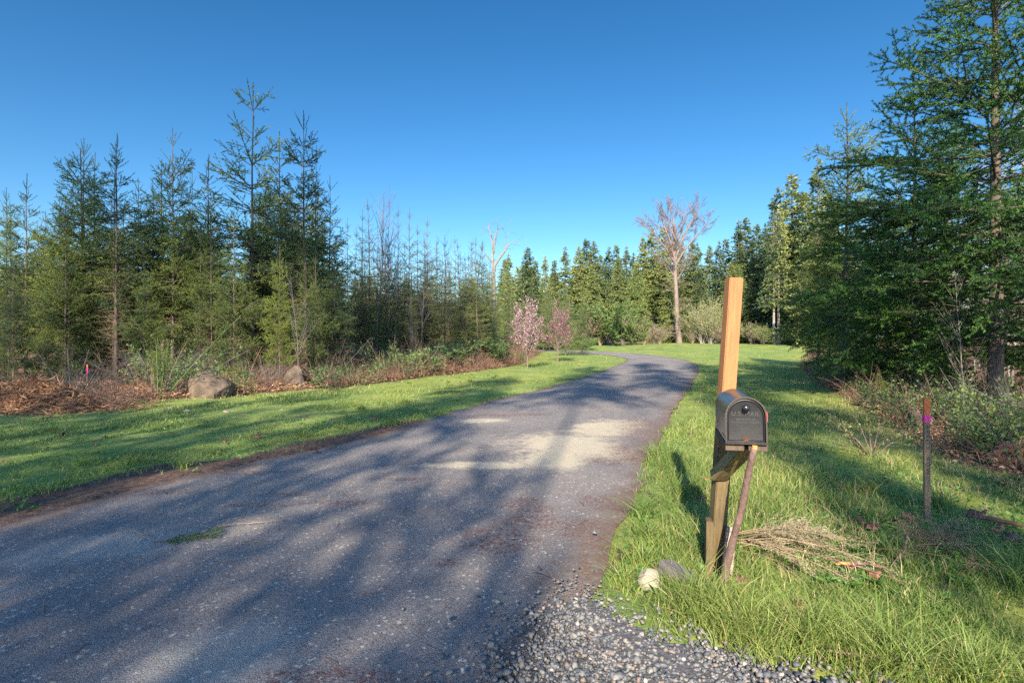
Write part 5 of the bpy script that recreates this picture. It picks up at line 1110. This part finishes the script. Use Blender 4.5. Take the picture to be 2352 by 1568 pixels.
stake(3.06, 3.98, .905, .045, .018, 'wooden survey stake with orange top, pink ribbon and handwriting, right of the mailbox', (.05, .32), 'APROX. ROW', ptop=.17, lean=(-.005, 0))
x, y = at(201, 925); stake(x, y, .80, .030, .02, 'thin grey survey stake with a pink flagged top at the left forest edge', (-.35, .5), None, ptop=.14)

# ------------------------------------------------------------------ fallen branches and leaves
def spray(name, u, v, ang, L, seed, label, mat_='firnear', n2=True, z=.03, bare_=.12):
    x, y = at(u, v); r = np.random.default_rng(seed); o = empty(name, (x, y, float(zt(x, y)) + z)); tag(o, label, 'fallen branch'); a = R(ang)
    b = Sh([[0, 0, 0]], [[math.cos(a), math.sin(a), .03]], L, [[-.05 * math.sin(a), .08 * math.cos(a), .0]], .006, .002); w_, nd = Bag(), Bag(); wood(w_, b, 5, 5)
    c = kids(b, r, .026, bare_, 1, 38, lambda t, L_: .06 + .16 * L * np.sin(np.pi * np.clip(t, 0, 1)), flat=.9, minL=.03); c.d[:, 2] = np.abs(c.d[:, 2]) * .4; wood(w_, c, 1, 3); c2 = kids(c, r, .03, .2, 1, 45, lambda t, L_: .03 + .25 * L_ * (1 - t), flat=.8, minL=.02); c2.d[:, 2] = np.abs(c2.d[:, 2]) * .5
    needles(nd, cat(c, c2), r, .0022, .022, .0028, (35, 75)); link('stem', w_.mesh('stem'), M['stickbark'], o); link('needles', nd.mesh('needles'), M[mat_], o)
spray('fir_spray', 352, 1256, 12, .36, 1, 'green fir spray broken off and lying on the driveway', z=.035)
x, y = at(498, 1222)
tw = polytube('twig', [(x, y, .04), (x + .10, y + .05, .045), (x + .22, y + .07, .04), (x + .42, y + .16, .035)], [.004, .003, .003, .002], 'deadwood', 5, None, .003); tag(tw, 'thin lichened twig trailing right from the green fir spray', 'twig')
x, y = at(310, 1232); tw = polytube('twig', [(x, y, .05), (x + .05, y - .04, .035), (x + .14, y - .06, .04)], [.003, .003, .004], 'deadwood', 5); tag(tw, 'short pale twig sticking out at the left end of the fir spray', 'twig')
x, y = at(1245, 1330); tw = polytube('twig', [(x - .05, y + .03, .04), (x + .03, y - .02, .035), (x + .10, y - .10, .03)], [.003, .003, .002], 'stickbark', 5); tag(tw, 'curved dark twig on the asphalt near the gravel', 'twig')
spray('fir_spray', 1900, 1520, -22, .42, 2, 'olive fir spray lying in the grass at the edge of the gravel', 'thicket', z=.05)
M['brushwood'] = leafmat('brush_stems', (.13, .085, .055), (.30, .22, .13), 0, 6, .1, isl=.7); M['brushtwig'] = leafmat('brush_twigs', (.14, .125, .075), (.36, .32, .20), .1, 8, .1, isl=.7)
def brush_pile():
    r = np.random.default_rng(41); x, y = at(1690, 1268); o = empty('brush_pile', (x, y, 0)); tag(o, 'fan of dry straw-coloured twigs lying right of the mailbox post', 'brush pile'); w_, t_ = Bag(), Bag()
    n = 21; a = np.radians(r.uniform(-62, 10, n)); L = r.uniform(.28, .76, n); e = np.radians(r.uniform(3, 24, n))
    b = Sh(np.c_[r.normal(0, .03, n) + r.uniform(0, .25, n) * (r.uniform(0, 1, n) < .4), r.normal(0, .05, n), r.uniform(.03, .12, n)], np.c_[np.cos(a) * np.cos(e), np.sin(a) * np.cos(e), np.sin(e)], L, np.c_[r.normal(0, .10, n) * L, -.08 * L + r.normal(0, .10, n) * L, -.42 * L * np.sin(e) - .08], r.uniform(.0022, .0048, n), .0014); wood(w_, b, 7, 4)
    c = kids(b, r, .034, .15, 1, 24, lambda t, L_: .05 + .26 * L_ * (1 - t), rr=.5, minL=.03); wood(w_, c, 3, 3); d = kids(c, r, .026, .1, 1, 32, lambda t, L_: .03 + .2 * L_ * (1 - t), minL=.02); d.r0[:] = .0010; d.r1[:] = .0006; wood(t_, d, 1, 3); needles(t_, cat(c, d), r, .010, .008, .004, (20, 80))
    link('branches', w_.mesh('branches'), M['brushwood'], o); link('twigs', t_.mesh('twigs'), M['brushtwig'], o)
    r = np.random.default_rng(43); x, y = at(2130, 1262); o = empty('twig_pile', (x, y, 0)); tag(o, 'tangle of fine grey-brown twigs in the grass before the survey stake', 'twig pile'); w_ = Bag(); n = 22; a = r.uniform(0, 6.28, n); L = r.uniform(.2, .5, n); e = np.radians(r.uniform(5, 32, n))
    b = Sh(np.c_[r.normal(0, .14, n), r.normal(0, .10, n), r.uniform(.01, .06, n)], np.c_[np.cos(a) * np.cos(e), np.sin(a) * np.cos(e), np.sin(e)], L, np.c_[0 * a, 0 * a, -.12 * L], .0028, .001); wood(w_, b, 4, 3); c = kids(b, r, .022, .1, 1, 38, lambda t, L_: .04 + .3 * L_ * (1 - t), minL=.02); c.r0[:] = .0014; wood(w_, c, 2, 3); d = kids(c, r, .016, .1, 1, 40, lambda t, L_: .02 + .25 * L_ * (1 - t), minL=.012); d.r0[:] = .0009; d.r1[:] = .0005; wood(w_, d, 1, 3)
    link('twigs', w_.mesh('twigs'), M['deadwood'], o)
brush_pile()
x0, y0 = at(1919, 1312); x1, y1 = at(2055, 1338); cb_ = empty('cut_branch', (x0, y0, 0)); tag(cb_, 'dark fallen branch with a fresh orange cut end, right of the brush pile', 'fallen branch')
polytube('branch', [(.075, -.008, .05), (.16, -.01, .055), (.25, -.05, .045), (x1 - x0, y1 - y0, .03)], [.010, .0095, .008, .005], 'stickbark', 8, cb_, .002); polytube('cut_end', [(0, 0, .045), (.04, -.003, .05), (.078, -.008, .05)], [.006, .009, .0098], 'fresh', 8, cb_)
x2, y2 = at(2060, 1300); polytube('side_branch', [(x2 - x0 - .06, y2 - y0 - .06, .03), (x2 - x0 + .08, y2 - y0 + .05, .07), (x2 - x0 + .22, y2 - y0 + .22, .12)], [.007, .006, .004], 'stickbark', 6, cb_, .003)
# leaning budding shrub in front of the right wood
def lean_shrub():
    r = np.random.default_rng(47); x, y = at(2003, 1052); o = empty('budding_shrub', (x, y, 0)); tag(o, 'sparse thorny shrub with small pale new leaves leaning left towards the driveway', 'shrub'); w_, l_ = Bag(), Bag()
    tips = [(1842, 930), (1868, 905), (1915, 960), (1885, 925), (1945, 900), (2030, 930), (2060, 960), (2105, 985), (1990, 940)]
    for k, (u, v) in enumerate(tips):
        dy = r.uniform(-.3, .5); P1 = np.array([ux(u, y + dy) - x, dy, top(v, y + dy)]); L = np.linalg.norm(P1); b = Sh([[0, 0, -.02]], [P1 + np.array([0, 0, .25])], L, [[0, 0, -.25]], .009, .0022); wood(w_, b, 6, 5)
        c = kids(b, r, .08, .3, 1, 42, lambda t, L_: .08 + .14 * L_ * (1 - t), rr=.5); wood(w_, c, 2, 3); e_ = cat(b, c); cnt = np.maximum(1, (e_.L / (.035 if k < 4 else .12)).astype(int)); i = np.repeat(np.arange(e_.n), cnt); t = r.uniform(.45, 1, len(i)); leaves(l_, e_.pt(i, t), r.normal(0, 1, (len(i), 3)), r, .030, .016)
    link('stems', w_.mesh('stems'), M['stickbark'], o); link('leaves', l_.mesh('leaves'), M['budgreen'], o)
lean_shrub()
def maple(u, v, s, rz, label, mat_='mapleleaf', seed=0, z=.045):
    r = random.Random(seed + int(u)); x, y = at(u, v); lob = [(0, 1.0), (28, .45), (52, .92), (78, .40), (112, .70), (140, .35), (180, .22)]
    out = [(math.radians(90 - a), d) for a, d in lob] + [(math.radians(90 + a), d) for a, d in lob[::-1][1:-1]]
    V = [(0, 0, .10 * s)]; cv = r.uniform(.12, .35)
    for a, d in out:
        dd = d * s * r.uniform(.85, 1.1); V.append((math.cos(a) * dd, math.sin(a) * dd, cv * s * (math.sin(a * 2 + r.uniform(-.5, .5)) * .8) + r.uniform(-.05, .12) * s))
    n = len(out); Fc = [(0, k + 1, (k + 1) % n + 1) for k in range(n)]; V += [(0, -.22 * s, .0), (.02 * s, -.8 * s, .02), (.045 * s, -.8 * s, .02)]; Fc.append((n + 1, n + 2, n + 3))
    o = link('maple_leaf', npmesh('maple_leaf', V, np.array(Fc)), M[mat_]); o.location = (x, y, float(zt(x, y)) + z); o.rotation_euler = (r.uniform(-.5, .5), r.uniform(-.4, .4), rz); tag(o, label, 'dead leaf', ('small dead leaves on the ' + label.split()[-2] + ' lawn') if label.startswith('small brown dead leaf') else None); md = o.modifiers.new('t', 'SOLIDIFY'); md.thickness = .0012
for a_ in [(1850, 1230, .080, .5, 'curled dark red maple leaf in the sunlit grass above the brush pile'), (2003, 1222, .085, 2.2, 'folded purplish maple leaf in the grass left of the twig pile'), (1985, 1213, .060, 1.0, 'smaller grey-purple leaf tucked behind the folded maple leaf'),
           (2085, 1198, .075, 3.0, 'dark brown crumpled leaf in the shade left of the stake foot'), (2255, 1192, .11, 1.2, 'large brown maple leaf beside a fallen strip of bark'), (2330, 1252, .085, .3, 'brown maple leaf at the right border below the orange one'),
           (2038, 1112, .070, 2.6, 'pinkish brown leaf standing up in the grass left of the stake'), (1982, 1052, .045, 1.4, 'small pale brown leaf at the foot of the leaning shrub'), (1705, 1348, .060, 2.0, 'brown leaf hidden under the brush pile near the prop branch'), (1842, 1415, .060, .6, 'reddish leaf in the grass under the tips of the brush pile'),
           (1608, 1155, .06, 2.5, 'brown leaf lying in the mailbox shadow'), (150, 1002, .09, 1.1, 'brown leaf on the left lawn near the border'), (590, 1010, .08, .2, 'brown leaf on the left lawn between the two boulders'), (240, 1012, .08, 2.0, 'dark leaf on the left lawn below the pink-topped stake'),
           (1110, 930, .09, .2, 'brown leaf on the left lawn close to the driveway bend'), (470, 975, .08, .9, 'lilac-grey leaf below the larger boulder'), (720, 1042, .10, .4, 'dark dead leaf at the driveway edge of the left lawn'), (860, 965, .09, 2.4, 'reddish leaf in the middle of the left lawn')]:
    maple(*a_)
for a_ in [(2290, 1232, .070, 1.9, 'bright orange curled leaf near the right border'), (2305, 1122, .075, .9, 'orange bark-like leaf under the salal')]: maple(*a_, mat_='orangeleaf')
lr = random.Random(8)
for k in range(26):
    u, v = (lr.uniform(1560, 2340), lr.uniform(1000, 1460)) if k < 16 else (lr.uniform(20, 1000), lr.uniform(935, 1060))
    maple(u, v, lr.uniform(.035, .06), lr.uniform(0, 6), 'small brown dead leaf lying among the grass of the right lawn' if k < 16 else 'small brown dead leaf lying among the grass of the left lawn', seed=k, z=.05)
x, y = at(2290, 1210); bk = polytube('bark_strip', [(x - .12, y + .1, .05), (x, y, .05), (x + .1, y - .08, .04)], [.012, .020, .010], 'log', 6, None, .004); tag(bk, 'curled red-brown strip of bark in the grass near the right border', 'bark')
